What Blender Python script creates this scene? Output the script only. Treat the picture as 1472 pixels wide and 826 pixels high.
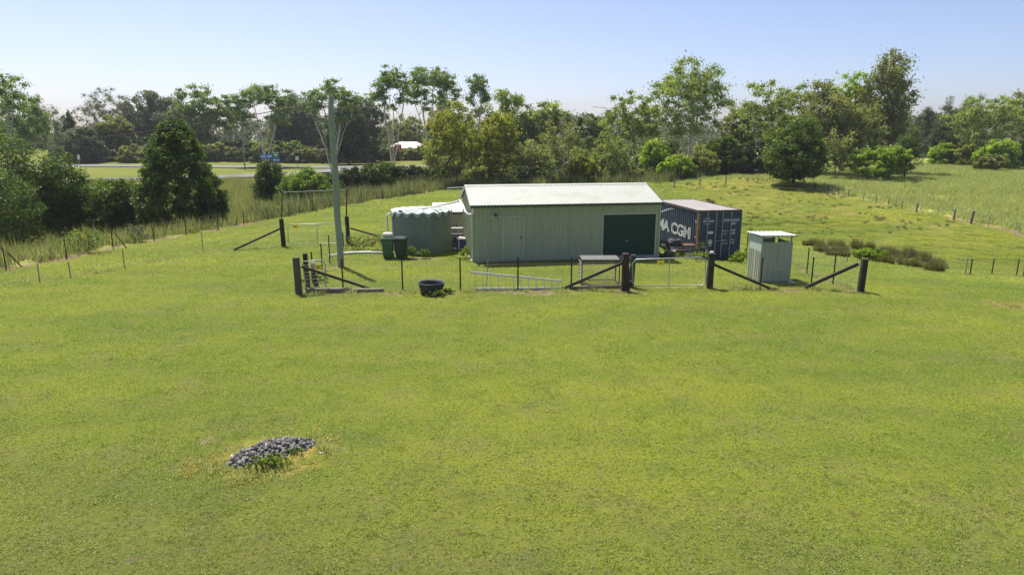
import bpy, bmesh, math, random
import numpy as np
from mathutils import Vector, Matrix

for o in list(bpy.data.objects):
    bpy.data.objects.remove(o)
SC = bpy.context.scene
COL = SC.collection
R = math.radians

# ---------------------------------------------------------------- camera
CAM_H = 5.95
F_PX = 981.0                      # focal length in pixels of the 1472 px photograph
PITCH = math.atan((413 - 190) / F_PX)
cam_data = bpy.data.cameras.new('camera')
cam_data.sensor_width = 36.0
cam_data.lens = 36.0 * F_PX / 1472.0
cam_data.clip_start = 0.1
cam_data.clip_end = 6000
cam = bpy.data.objects.new('camera', cam_data)
cam.location = (0, 0, CAM_H)
cam.rotation_euler = (math.pi / 2 - PITCH, 0, 0)
COL.objects.link(cam)
SC.camera = cam

# ---------------------------------------------------------------- sky, sun, exposure
SUN_DIR = Vector((-0.291, 0.423, 1.0)).normalized()       # towards the sun: behind the shed, to the left
SUN_EL = math.asin(SUN_DIR.z)
SUN_AZ = math.atan2(SUN_DIR.x, SUN_DIR.y)
world = bpy.data.worlds.new('World')
SC.world = world
world.use_nodes = True
wn = world.node_tree
for n in list(wn.nodes):
    wn.nodes.remove(n)
sky = wn.nodes.new('ShaderNodeTexSky')
sky.sky_type = 'NISHITA'
sky.sun_disc = False
sky.sun_elevation = SUN_EL
sky.sun_rotation = SUN_AZ
sky.altitude = 50
sky.air_density = 0.6
sky.dust_density = 1.6
sky.ozone_density = 6.0
bg = wn.nodes.new('ShaderNodeBackground')
bg.inputs['Strength'].default_value = 0.14
wo = wn.nodes.new('ShaderNodeOutputWorld')
tint = wn.nodes.new('ShaderNodeMix'); tint.data_type = 'RGBA'; tint.blend_type = 'MULTIPLY'
tint.inputs[0].default_value = 1.0; tint.inputs[7].default_value = (1.13, 0.968, 0.875, 1)
wn.links.new(sky.outputs[0], tint.inputs[6])
wn.links.new(tint.outputs[2], bg.inputs[0])
wn.links.new(bg.outputs[0], wo.inputs[0])

sun_data = bpy.data.lights.new('sun', 'SUN')
sun_data.energy = 4.8
sun_data.angle = R(0.53)
sun_data.color = (1.0, 0.95, 0.86)
sun = bpy.data.objects.new('sun', sun_data)
sun.rotation_euler = SUN_DIR.to_track_quat('Z', 'Y').to_euler()
sun.location = (-30, 40, 60)
COL.objects.link(sun)

SC.view_settings.view_transform = 'Standard'
SC.view_settings.look = 'None'
SC.view_settings.gamma = 1.0
SC.view_settings.exposure = 0.6
SC.view_settings.use_curve_mapping = False
SC.render.engine = 'CYCLES'
SC.cycles.max_bounces = 8
SC.cycles.diffuse_bounces = 5
SC.cycles.transmission_bounces = 6
SC.cycles.transparent_max_bounces = 8
SC.cycles.volume_bounces = 0
SC.cycles.use_denoising = True

# ---------------------------------------------------------------- noise, terrain, pixel helpers
def _hash(ix, iy, s):
    h = (ix * 374761393 + iy * 668265263 + s * 982451653) & 0xffffffff
    h = ((h ^ (h >> 13)) * 1274126177) & 0xffffffff
    return ((h ^ (h >> 16)) & 0xffff) / 65535.0

def vnoise(x, y, s=0):
    x = np.asarray(x, float); y = np.asarray(y, float)
    ix = np.floor(x).astype(np.int64); iy = np.floor(y).astype(np.int64)
    fx = x - ix; fy = y - iy
    fx = fx * fx * (3 - 2 * fx); fy = fy * fy * (3 - 2 * fy)
    a = _hash(ix, iy, s); b = _hash(ix + 1, iy, s); c = _hash(ix, iy + 1, s); d = _hash(ix + 1, iy + 1, s)
    return (a * (1 - fx) + b * fx) * (1 - fy) + (c * (1 - fx) + d * fx) * fy

def fbm(x, y, s=0, o=3):
    v = 0; amp = 0.5; tot = 0
    for k in range(o):
        v = v + amp * vnoise(np.asarray(x) * 2 ** k, np.asarray(y) * 2 ** k, s + k * 17); tot += amp; amp *= 0.5
    return v / tot

def sm(a, b, x):
    t = np.clip((np.asarray(x, float) - a) / (b - a), 0, 1)
    return t * t * (3 - 2 * t)

def pdist(x, y, path):
    x = np.asarray(x, float); y = np.asarray(y, float)
    best = np.full(np.broadcast(x, y).shape, 1e9)
    for (ax, ay), (bx, by) in zip(path[:-1], path[1:]):
        dx, dy = bx - ax, by - ay
        t = np.clip(((x - ax) * dx + (y - ay) * dy) / (dx * dx + dy * dy + 1e-9), 0, 1)
        best = np.minimum(best, np.hypot(x - ax - t * dx, y - ay - t * dy))
    return best

SWALE = [(14, 47), (20, 45.5), (24.5, 37.5), (33, 28), (46, 20), (70, 8)]

def hgt(x, y):
    x = np.asarray(x, float); y = np.asarray(y, float)
    z = (fbm(x * 0.09, y * 0.09, 3, 2) - 0.5) * 0.16 * sm(6, 20, np.hypot(x - 2, y - 30) - 6)
    z = z - 1.35 * np.exp(-(pdist(x, y, SWALE) / 7.0) ** 2)
    z = z - 1.1 * np.exp(-((x - 12) / 4.4) ** 2 - ((y - 39.5) / 6.5) ** 2)
    z = z + 1.1 * np.exp(-((x - 26) / 10) ** 2 - ((y - 72) / 8) ** 2)
    bank = sm(14, 20, x) * sm(6, 10, pdist(x, y, SWALE)) * sm(38, 46, y) * (1 - sm(62, 75, y))
    z = z + bank * (fbm(x * 1.1, y * 1.1, 9, 3) - 0.5) * 0.14
    z = z + 0.0125 * np.clip(y - 62, 0, 70) * sm(12, 26, x)
    xl = -22 + (y - 29.6) * 15 / 43.4
    s = (xl - x) * 0.945
    z = z - (1.0 * sm(0.5, 9, s) - 0.35 * sm(16, 40, s)) * (1 - sm(80, 110, y))
    z = z - 0.45 * sm(78, 105, y) * (1 - sm(0, 14, x))
    z = z + 2.6 * sm(140, 166, y) * (1 - sm(172, 182, y)) * (1 - sm(-60, -42, x))
    return z

def ray(px, py):
    u = (px - 736) / F_PX; v = (413 - py) / F_PX
    return np.array([u, math.cos(PITCH) + v * math.sin(PITCH), -math.sin(PITCH) + v * math.cos(PITCH)])

def at(px, py, Y):
    d = ray(px, py); t = Y / d[1]
    return np.array([d[0] * t, Y, CAM_H + d[2] * t])

def ground(px, py):
    d = ray(px, py); t0 = 3.0; t = t0
    prev = t
    while t < 900:
        p = d * t
        if CAM_H + p[2] < float(hgt(p[0], p[1])):
            lo, hi = prev, t
            for _ in range(24):
                m = (lo + hi) / 2; p = d * m
                if CAM_H + p[2] < float(hgt(p[0], p[1])): hi = m
                else: lo = m
            p = d * hi
            return np.array([p[0], p[1], float(hgt(p[0], p[1]))])
        prev = t; t += 0.25 + t * 0.006
    p = d * t
    return np.array([p[0], p[1], float(hgt(p[0], p[1]))])

# ---------------------------------------------------------------- object helpers
def tag(o, label=None, cat=None, group=None, kind=None):
    if label: o['label'] = label
    if cat: o['category'] = cat
    if group: o['group'] = group
    if kind: o['kind'] = kind
    return o

def empty(name, loc, rz=0, label=None, cat=None, group=None):
    o = bpy.data.objects.new(name, None)
    o.empty_display_size = 0.2
    o.location = tuple(float(v) for v in loc); o.rotation_euler = (0, 0, rz)
    COL.objects.link(o)
    tag(o, label, cat, group)
    return o

def mesh_from(name, verts, faces, attrs=None, smooth=False):
    """verts Nx3, faces either an MxK array or a list of lists"""
    me = bpy.data.meshes.new(name)
    if isinstance(faces, np.ndarray):
        V = np.asarray(verts, np.float32); M, K = faces.shape
        me.vertices.add(len(V)); me.vertices.foreach_set('co', V.ravel())
        me.loops.add(M * K); me.loops.foreach_set('vertex_index', faces.astype(np.int32).ravel())
        me.polygons.add(M)
        me.polygons.foreach_set('loop_start', np.arange(0, M * K, K, dtype=np.int32))
        me.polygons.foreach_set('loop_total', np.full(M, K, np.int32))
        me.update(calc_edges=True)
    else:
        me.from_pydata([tuple(map(float, v)) for v in verts], [], faces)
        me.update()
    if attrs:
        for k, a in attrs.items():
            at_ = me.attributes.new(k, 'FLOAT', 'POINT'); at_.data.foreach_set('value', np.asarray(a, np.float32))
    if smooth:
        me.polygons.foreach_set('use_smooth', np.ones(len(me.polygons), bool))
    return me

def link(name, me, m, parent=None):
    o = bpy.data.objects.new(name, me)
    COL.objects.link(o)
    if m and not me.materials: me.materials.append(m)
    if parent: o.parent = parent
    return o

class MB:
    """collects boxes, tubes, sheets into one mesh"""
    def __init__(s): s.v = []; s.f = []
    def add(s, vs, fs):
        b = len(s.v); s.v += [tuple(map(float, q)) for q in vs]; s.f += [[b + i for i in f] for f in fs]; return s
    def box(s, x0, x1, y0, y1, z0, z1):
        vs = [(x, y, z) for z in (z0, z1) for y in (y0, y1) for x in (x0, x1)]
        return s.add(vs, [[0, 2, 3, 1], [4, 5, 7, 6], [0, 1, 5, 4], [2, 6, 7, 3], [0, 4, 6, 2], [1, 3, 7, 5]])
    def bar(s, p, q, w, h, up=(0, 0, 1), taper=1.0):
        p = Vector([float(c) for c in p]); q = Vector([float(c) for c in q]); d = (q - p).normalized()
        u = Vector(up)
        if abs(d.dot(u)) > 0.98: u = Vector((0, 1, 0))
        a = d.cross(u).normalized() * (w / 2); b = a.cross(d).normalized() * (h / 2)
        vs = []
        for e, k in ((p, 1), (q, taper)):
            vs += [e - a * k - b * k, e + a * k - b * k, e + a * k + b * k, e - a * k + b * k]
        return s.add(vs, [[3, 2, 1, 0], [4, 5, 6, 7], [0, 1, 5, 4], [1, 2, 6, 5], [2, 3, 7, 6], [3, 0, 4, 7]])
    def tube(s, pts, r, n=8, cap=True, closed=False):
        pts = [Vector([float(c) for c in p]) for p in pts]; m = len(pts)
        rr = r if isinstance(r, (list, tuple)) else [r] * m
        vs = []; nrm = None
        for i, p in enumerate(pts):
            if closed: d = (pts[(i + 1) % m] - pts[i - 1]).normalized()
            else: d = (pts[min(i + 1, m - 1)] - pts[max(i - 1, 0)]).normalized()
            if nrm is None:
                nrm = d.cross(Vector((0, 0, 1)))
                if nrm.length < 1e-3: nrm = Vector((1, 0, 0))
            nrm = (nrm - d * nrm.dot(d)).normalized(); bi = d.cross(nrm)
            for k in range(n):
                a = 2 * math.pi * k / n
                vs.append(p + (nrm * math.cos(a) + bi * math.sin(a)) * rr[i])
        fs = []
        for i in range(m if closed else m - 1):
            j = (i + 1) % m
            for k in range(n):
                fs.append([i * n + k, i * n + (k + 1) % n, j * n + (k + 1) % n, j * n + k])
        if cap and not closed:
            fs.append(list(range(n - 1, -1, -1))); fs.append([(m - 1) * n + k for k in range(n)])
        return s.add(vs, fs)
    def lathe(s, prof, n=24, c=(0, 0, 0), cap=True):
        vs = []; fs = []
        for (r, z) in prof:
            for k in range(n):
                a = 2 * math.pi * k / n
                vs.append((c[0] + r * math.cos(a), c[1] + r * math.sin(a), c[2] + z))
        m = len(prof)
        for i in range(m - 1):
            for k in range(n):
                fs.append([i * n + k, i * n + (k + 1) % n, (i + 1) * n + (k + 1) % n, (i + 1) * n + k])
        if cap:
            fs.append(list(range(n - 1, -1, -1))); fs.append([(m - 1) * n + k for k in range(n)])
        return s.add(vs, fs)
    def prism(s, poly, p0, axis):
        """poly: list of points, extruded by vector axis"""
        n = len(poly); ax = Vector(axis)
        a = [Vector(q) + Vector(p0) for q in poly]; b = [q + ax for q in a]
        return s.add(a + b, [list(range(n - 1, -1, -1)), list(range(n, 2 * n))] + [[i, (i + 1) % n, n + (i + 1) % n, n + i] for i in range(n)])
    def build(s, name, m, parent=None, world=False, bevel=0, smooth=False, solid=0):
        v = s.v
        if world and parent is not None:
            l = parent.location; v = [(q[0] - l.x, q[1] - l.y, q[2] - l.z) for q in v]
        me = mesh_from(name, v, s.f, smooth=smooth)
        if bevel:
            bm = bmesh.new(); bm.from_mesh(me)
            bmesh.ops.bevel(bm, geom=bm.edges[:], offset=bevel, segments=1, affect='EDGES', clamp_overlap=True)
            bm.to_mesh(me); bm.free()
        o = link(name, me, m, parent)
        if solid:
            md = o.modifiers.new('thickness', 'SOLIDIFY'); md.thickness = solid; md.offset = 0
        return o

def copy_tree(o, parent=None):
    c = o.copy(); COL.objects.link(c)
    if parent is not None: c.parent = parent
    for ch in list(o.children): copy_tree(ch, c)
    return c

# ---------------------------------------------------------------- materials
def new_mat(name):
    m = bpy.data.materials.new(name); m.use_nodes = True
    nt = m.node_tree
    for n in list(nt.nodes): nt.nodes.remove(n)
    out = nt.nodes.new('ShaderNodeOutputMaterial')
    return m, nt, out

def node(nt, t, **kw):
    n = nt.nodes.new(t)
    for k, v in kw.items():
        if k.startswith('i_'):
            key = k[2:]
            n.inputs[int(key) if key.isdigit() else key.replace('_', ' ')].default_value = v
        else: setattr(n, k, v)
    return n

def ramp(nt, fac, stops):
    r = nt.nodes.new('ShaderNodeValToRGB')
    el = r.color_ramp.elements
    while len(el) < len(stops): el.new(0.5)
    for e, (p, c) in zip(el, stops):
        e.position = p; e.color = (c[0], c[1], c[2], 1) if hasattr(c, '__len__') else (c, c, c, 1)
    nt.links.new(fac, r.inputs[0])
    return r.outputs[0]

def mixc(nt, fac, a, b, mode='MIX'):
    n = nt.nodes.new('ShaderNodeMix'); n.data_type = 'RGBA'; n.blend_type = mode
    for sock, val in ((n.inputs[0], fac), (n.inputs[6], a), (n.inputs[7], b)):
        if hasattr(val, 'is_linked') or hasattr(val, 'links'): nt.links.new(val, sock)
        elif hasattr(val, '__len__'): sock.default_value = (val[0], val[1], val[2], 1)
        else: sock.default_value = val
    return n.outputs[2]

def noise(nt, vec, scale, detail=3, rough=0.55, out=0):
    n = nt.nodes.new('ShaderNodeTexNoise'); n.inputs['Scale'].default_value = scale
    n.inputs['Detail'].default_value = detail; n.inputs['Roughness'].default_value = rough
    nt.links.new(vec, n.inputs['Vector'])
    return n.outputs[out]

def objco(nt):
    return nt.nodes.new('ShaderNodeTexCoord').outputs['Object']

def surf(name, col, rough=0.6, var=0.15, scale=6.0, dirt=None, dirt_amt=0.5, dirt_scale=1.5, metal=0.0, bump=0.0, bump_scale=60, spec=0.5, stretch=None):
    m, nt, out = new_mat(name)
    b = nt.nodes.new('ShaderNodeBsdfPrincipled')
    co = objco(nt)
    if stretch:
        mp = nt.nodes.new('ShaderNodeMapping'); mp.inputs['Scale'].default_value = stretch
        nt.links.new(co, mp.inputs['Vector']); co = mp.outputs[0]
    f = noise(nt, co, scale, 4)
    c = ramp(nt, f, [(0.25, tuple(x * (1 - var) for x in col)), (0.75, tuple(min(1, x * (1 + var)) for x in col))])
    if dirt:
        g = noise(nt, co, dirt_scale, 5, 0.65)
        fac = ramp(nt, g, [(0.62 - 0.25 * dirt_amt, 0.0), (0.85 - 0.25 * dirt_amt, 1.0)])
        c = mixc(nt, fac, c, dirt)
    nt.links.new(c, b.inputs['Base Color'])
    b.inputs['Roughness'].default_value = rough; b.inputs['Metallic'].default_value = metal
    b.inputs['Specular IOR Level'].default_value = spec
    if bump:
        bp = nt.nodes.new('ShaderNodeBump'); bp.inputs['Strength'].default_value = bump; bp.inputs['Distance'].default_value = 0.02
        nt.links.new(noise(nt, co, bump_scale, 4), bp.inputs['Height']); nt.links.new(bp.outputs[0], b.inputs['Normal'])
    nt.links.new(b.outputs[0], out.inputs[0])
    return m

def leaf_mat(name, dark, light, tip=None, transl=0.4, rough=0.52):
    m, nt, out = new_mat(name)
    a = node(nt, 'ShaderNodeAttribute', attribute_name='tone')
    stops = [(0.0, dark), (0.65, light)]
    if tip: stops.append((1.0, tip))
    c = ramp(nt, a.outputs['Fac'], stops)
    b = nt.nodes.new('ShaderNodeBsdfPrincipled'); b.inputs['Roughness'].default_value = rough
    b.inputs['Specular IOR Level'].default_value = 0.35
    t = nt.nodes.new('ShaderNodeBsdfTranslucent')
    tc = mixc(nt, 1.0, c, (1.25, 1.3, 0.55), 'MULTIPLY')
    nt.links.new(c, b.inputs['Base Color']); nt.links.new(tc, t.inputs['Color'])
    mx = nt.nodes.new('ShaderNodeMixShader'); mx.inputs[0].default_value = transl
    nt.links.new(b.outputs[0], mx.inputs[1]); nt.links.new(t.outputs[0], mx.inputs[2])
    nt.links.new(mx.outputs[0], out.inputs[0])
    return m

M = {}
M['wall'] = surf('shed_wall', (0.36, 0.38, 0.25), 0.55, 0.09, 1.5, (0.29, 0.285, 0.185), 0.3, 1.0, stretch=(4, 4, 0.35))
M['wall_trim'] = surf('shed_trim', (0.50, 0.52, 0.40), 0.5, 0.05)
M['roof'] = surf('shed_roof', (0.42, 0.44, 0.385), 0.5, 0.06, 1.2, (0.34, 0.35, 0.29), 0.4, 0.8)
M['gutter'] = surf('gutter_green', (0.018, 0.062, 0.042), 0.4, 0.1)
M['roller'] = surf('roller_green', (0.012, 0.052, 0.03), 0.5, 0.12)
M['pvc'] = surf('white_pipe', (0.78, 0.78, 0.76), 0.4, 0.05)
M['tank'] = surf('tank_wall', (0.175, 0.225, 0.172), 0.5, 0.12, 1.5, (0.23, 0.26, 0.19), 0.4, 1.2, stretch=(3, 3, 0.4))
M['tank_roof'] = surf('tank_roof', (0.33, 0.39, 0.36), 0.5, 0.1, 2.0, (0.42, 0.44, 0.4), 0.4, 2)
M['black'] = surf('black_steel', (0.018, 0.016, 0.014), 0.6, 0.2)
M['rubber'] = surf('black_rubber', (0.04, 0.044, 0.048), 0.6, 0.2, 8)
M['galv'] = surf('galvanised', (0.42, 0.43, 0.43), 0.4, 0.12, 12, metal=0.35)
M['galv_dull'] = surf('galvanised_dull', (0.24, 0.25, 0.24), 0.55, 0.15, 12, metal=0.25)
M['alu'] = surf('aluminium', (0.62, 0.63, 0.64), 0.35, 0.06, 10, metal=0.4)
M['wood_dark'] = surf('dark_timber', (0.03, 0.025, 0.021), 0.85, 0.35, 9, (0.085, 0.07, 0.058), 0.4, 4, bump=0.6, bump_scale=14, stretch=(6, 6, 1))
M['wood_grey'] = surf('grey_timber', (0.085, 0.075, 0.066), 0.85, 0.3, 9, (0.14, 0.12, 0.10), 0.4, 3, bump=0.7, bump_scale=14, stretch=(6, 6, 1))
M['wood_rail'] = surf('rail_timber', (0.22, 0.19, 0.15), 0.85, 0.3, 6, (0.10, 0.08, 0.065), 0.5, 3, bump=0.6, bump_scale=20)
M['wood_red'] = surf('split_timber', (0.055, 0.032, 0.024), 0.85, 0.4, 9, (0.10, 0.06, 0.045), 0.4, 4, bump=0.8, bump_scale=12, stretch=(8, 8, 1))
M['pole'] = surf('treated_pole', (0.27, 0.31, 0.225), 0.8, 0.2, 4, (0.17, 0.19, 0.15), 0.4, 1.2, bump=0.5, bump_scale=12, stretch=(9, 9, 1))
M['rust'] = surf('rusty_steel', (0.10, 0.052, 0.03), 0.8, 0.35, 12)
M['bin_a'] = surf('bin_green', (0.04, 0.12, 0.05), 0.5, 0.12)
M['bin_b'] = surf('bin_dark_green', (0.022, 0.045, 0.027), 0.5, 0.12)
M['cream'] = surf('cream_plastic', (0.66, 0.60, 0.52), 0.5, 0.08)
M['box_blue'] = surf('container_blue', (0.042, 0.062, 0.10), 0.6, 0.2, 1.3, (0.085, 0.095, 0.12), 0.4, 2.2)
M['box_roof'] = surf('container_roof', (0.30, 0.285, 0.265), 0.65, 0.15, 1.5, (0.21, 0.12, 0.085), 0.28, 1.1)
M['box_edge'] = surf('container_rust_edge', (0.07, 0.055, 0.06), 0.7, 0.3, 6, (0.20, 0.10, 0.06), 0.55, 2.5)
M['corner_rust'] = surf('corner_rust', (0.26, 0.15, 0.085), 0.75, 0.25, 5, (0.13, 0.06, 0.035), 0.4, 3)
M['white'] = surf('white_print', (0.74, 0.75, 0.76), 0.6, 0.06)
M['white_worn'] = surf('worn_white_print', (0.70, 0.71, 0.72), 0.65, 0.08, 3, (0.16, 0.19, 0.24), 0.42, 7)
M['sticker'] = surf('brown_sticker', (0.17, 0.13, 0.065), 0.6, 0.1)
M['yellow'] = surf('yellow_sign', (0.95, 0.70, 0.02), 0.5, 0.05)
M['ink'] = surf('black_ink', (0.01, 0.01, 0.01), 0.6, 0.1)
M['out_wall'] = surf('outhouse_wall', (0.35, 0.375, 0.295), 0.5, 0.08, 2.0, (0.27, 0.285, 0.21), 0.35, 1.2, stretch=(4, 4, 0.4))
M['out_panel'] = surf('outhouse_panel', (0.42, 0.49, 0.43), 0.5, 0.05)
M['out_roof'] = surf('outhouse_roof', (0.50, 0.52, 0.49), 0.45, 0.08)
M['beige'] = surf('beige_cladding', (0.46, 0.44, 0.32), 0.55, 0.06)
M['concrete'] = surf('concrete', (0.34, 0.32, 0.28), 0.9, 0.15, 5)
M['asphalt'] = surf('asphalt', (0.15, 0.148, 0.15), 0.9, 0.2, 2)
M['blue_sign'] = surf('blue_sign', (0.04, 0.20, 0.75), 0.5, 0.05)
M['green_sign'] = surf('green_sign', (0.015, 0.14, 0.08), 0.5, 0.05)
M['red_sign'] = surf('red_sign', (0.75, 0.02, 0.035), 0.5, 0.05)
M['brick_house'] = surf('house_wall', (0.5, 0.47, 0.42), 0.8, 0.1)
M['roof_white'] = surf('house_roof_white', (0.52, 0.52, 0.50), 0.6, 0.06)
M['roof_red'] = surf('house_roof_red', (0.16, 0.05, 0.045), 0.7, 0.15)
M['glass'] = surf('dark_glass', (0.02, 0.025, 0.03), 0.12, 0.1)
M['blue_plastic'] = surf('blue_plastic', (0.03, 0.04, 0.20), 0.5, 0.15)
M['wheel_metal'] = surf('wheel_metal', (0.30, 0.30, 0.30), 0.5, 0.15, metal=0.3)
M['bark_gum'] = surf('gum_bark', (0.58, 0.53, 0.45), 0.85, 0.2, 2.0, (0.34, 0.29, 0.23), 0.35, 0.8)
M['bark_dark'] = surf('dark_bark', (0.085, 0.068, 0.052), 0.9, 0.3, 2.0)
M['bark_grey'] = surf('grey_bark', (0.20, 0.18, 0.155), 0.9, 0.3, 2.0)
M['stone'] = surf('blue_metal_stone', (0.20, 0.19, 0.175), 0.9, 0.35, 14, (0.32, 0.30, 0.27), 0.4, 9)
M['stone_dark'] = surf('dark_stone', (0.10, 0.093, 0.092), 0.9, 0.3, 14)
M['stone_white'] = surf('white_stone', (0.55, 0.53, 0.50), 0.85, 0.15, 14)
M['dirt'] = surf('dark_earth', (0.12, 0.09, 0.065), 0.95, 0.3, 12)
# foliage palettes
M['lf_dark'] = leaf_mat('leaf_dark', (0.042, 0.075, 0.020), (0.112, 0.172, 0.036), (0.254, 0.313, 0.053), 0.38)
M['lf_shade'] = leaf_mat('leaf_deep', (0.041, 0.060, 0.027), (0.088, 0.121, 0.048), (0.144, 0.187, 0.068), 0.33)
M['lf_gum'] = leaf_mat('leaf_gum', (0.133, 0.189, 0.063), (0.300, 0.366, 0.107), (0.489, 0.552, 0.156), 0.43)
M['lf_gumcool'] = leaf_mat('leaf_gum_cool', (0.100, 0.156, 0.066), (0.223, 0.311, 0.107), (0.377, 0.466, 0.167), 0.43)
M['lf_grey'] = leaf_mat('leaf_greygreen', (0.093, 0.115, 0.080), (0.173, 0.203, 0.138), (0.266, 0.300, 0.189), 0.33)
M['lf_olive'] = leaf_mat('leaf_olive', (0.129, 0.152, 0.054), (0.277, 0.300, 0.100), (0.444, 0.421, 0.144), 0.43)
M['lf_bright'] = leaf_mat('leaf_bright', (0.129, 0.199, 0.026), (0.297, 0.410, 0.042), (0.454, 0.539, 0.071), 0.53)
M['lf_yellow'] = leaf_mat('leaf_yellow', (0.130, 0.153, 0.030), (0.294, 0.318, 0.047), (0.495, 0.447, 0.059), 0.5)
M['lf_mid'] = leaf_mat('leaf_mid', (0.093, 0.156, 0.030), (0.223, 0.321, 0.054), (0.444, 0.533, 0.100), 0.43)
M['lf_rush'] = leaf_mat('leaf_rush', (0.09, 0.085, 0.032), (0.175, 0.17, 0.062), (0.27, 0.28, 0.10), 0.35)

def grass_colour(nt, co):
    """patchy lawn colour from world position: lime, green, straw"""
    g = (0.235, 0.39, 0.03); y = (0.475, 0.57, 0.045); s = (0.40, 0.39, 0.15)
    mp = nt.nodes.new('ShaderNodeMapping'); mp.inputs['Rotation'].default_value = (0, 0, R(28)); mp.inputs['Scale'].default_value = (0.4, 1.0, 1.0)
    nt.links.new(co, mp.inputs['Vector'])
    f1 = noise(nt, mp.outputs[0], 0.26, 4, 0.6); f2 = noise(nt, co, 1.3, 4, 0.6); f3 = noise(nt, co, 9.0, 3, 0.6)
    m1 = mixc(nt, ramp(nt, f1, [(0.36, 0.0), (0.62, 1.0)]), g, y)
    m2 = mixc(nt, ramp(nt, f2, [(0.42, 0.0), (0.70, 0.4)]), m1, (0.47, 0.525, 0.065))
    m2b = mixc(nt, ramp(nt, noise(nt, co, 0.9, 4, 0.65), [(0.52, 0.0), (0.66, 0.55)]), m2, (0.22, 0.37, 0.032))
    m3 = mixc(nt, ramp(nt, noise(nt, co, 0.55, 7, 0.8), [(0.50, 0.0), (0.66, 0.6)]), m2b, s)
    # edge shading painted into the near and left lawn, plus thin turf and scuffs
    sp = nt.nodes.new('ShaderNodeSeparateXYZ'); nt.links.new(co, sp.inputs[0])
    def mth(op, a, b):
        q = nt.nodes.new('ShaderNodeMath'); q.operation = op
        for i, v in enumerate((a, b)):
            if hasattr(v, 'links'): nt.links.new(v, q.inputs[i])
            else: q.inputs[i].default_value = v
        return q.outputs[0]
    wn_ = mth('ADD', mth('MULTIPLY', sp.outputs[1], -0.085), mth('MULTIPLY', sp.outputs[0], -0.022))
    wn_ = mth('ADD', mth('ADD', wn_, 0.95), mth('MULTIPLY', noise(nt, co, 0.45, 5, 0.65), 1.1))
    dim_wear = ramp(nt, wn_, [(0.45, 0.0), (0.95, 1.0)])
    m3 = mixc(nt, mth('MULTIPLY', dim_wear, 0.62), m3, (0.25, 0.285, 0.085))
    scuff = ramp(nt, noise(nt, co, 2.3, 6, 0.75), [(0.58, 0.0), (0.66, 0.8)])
    m3 = mixc(nt, mth('MULTIPLY', dim_wear, scuff), m3, (0.30, 0.26, 0.17))
    m4 = mixc(nt, ramp(nt, f3, [(0.35, 0.0), (0.7, 0.3)]), m3, (0.44, 0.47, 0.14))
    m5 = mixc(nt, ramp(nt, noise(nt, co, 15.0, 2, 0.6), [(0.36, 0.7), (0.46, 0.0)]), m4, (0.15, 0.17, 0.035))     # dark flecks painted in for shaded gaps between blades
    return mixc(nt, ramp(nt, noise(nt, co, 19.0, 2, 0.6), [(0.58, 0.0), (0.68, 0.5)]), m5, (0.60, 0.62, 0.22))   # pale clippings

def ground_mat():
    m, nt, out = new_mat('ground_grass')
    geo = nt.nodes.new('ShaderNodeNewGeometry'); co = geo.outputs['Position']
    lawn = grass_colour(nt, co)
    def attr(n): return node(nt, 'ShaderNodeAttribute', attribute_name=n).outputs['Fac']
    rough_c = ramp(nt, noise(nt, co, 0.5, 5, 0.65), [(0.3, (0.17, 0.20, 0.045)), (0.7, (0.30, 0.30, 0.08))])
    lawn = mixc(nt, 1.0, lawn, (0.36, 0.34, 0.36), 'MULTIPLY')      # thatch, darkened so gaps between the blades read as shade
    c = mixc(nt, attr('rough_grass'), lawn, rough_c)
    c = mixc(nt, attr('meadow'), c, ramp(nt, noise(nt, co, 0.35, 5, 0.6), [(0.3, (0.24, 0.29, 0.06)), (0.7, (0.34, 0.37, 0.09))]))
    soil = ramp(nt, noise(nt, co, 3.0, 5, 0.6), [(0.3, (0.13, 0.095, 0.065)), (0.7, (0.30, 0.215, 0.145))])
    sf = nt.nodes.new('ShaderNodeMath'); sf.operation = 'ADD'
    nt.links.new(attr('soil'), sf.inputs[0])
    sub = nt.nodes.new('ShaderNodeMath'); sub.operation = 'MULTIPLY_ADD'; sub.inputs[1].default_value = 0.9; sub.inputs[2].default_value = -0.45
    nt.links.new(noise(nt, co, 2.6, 6, 0.7), sub.inputs[0]); nt.links.new(sub.outputs[0], sf.inputs[1])
    c = mixc(nt, ramp(nt, sf.outputs[0], [(0.42, 0.0), (0.62, 1.0)]), c, soil)
    df = nt.nodes.new('ShaderNodeMath'); df.operation = 'ADD'
    nt.links.new(attr('straw'), df.inputs[0]); nt.links.new(sub.outputs[0], df.inputs[1])
    c = mixc(nt, ramp(nt, df.outputs[0], [(0.3, 0.0), (0.8, 0.85)]), c, (0.42, 0.30, 0.09))
    # bare pinholes between the tufts
    pin = ramp(nt, noise(nt, co, 22.0, 3, 0.7), [(0.30, 1.0), (0.40, 0.0)])
    c = mixc(nt, pin, c, (0.09, 0.085, 0.035))
    b = nt.nodes.new('ShaderNodeBsdfPrincipled'); b.inputs['Roughness'].default_value = 0.95
    b.inputs['Specular IOR Level'].default_value = 0.1
    nt.links.new(c, b.inputs['Base Color'])
    bp = nt.nodes.new('ShaderNodeBump'); bp.inputs['Strength'].default_value = 0.8; bp.inputs['Distance'].default_value = 0.05
    nt.links.new(noise(nt, co, 9.0, 6, 0.75), bp.inputs['Height']); nt.links.new(bp.outputs[0], b.inputs['Normal'])
    nt.links.new(b.outputs[0], out.inputs[0])
    return m

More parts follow.
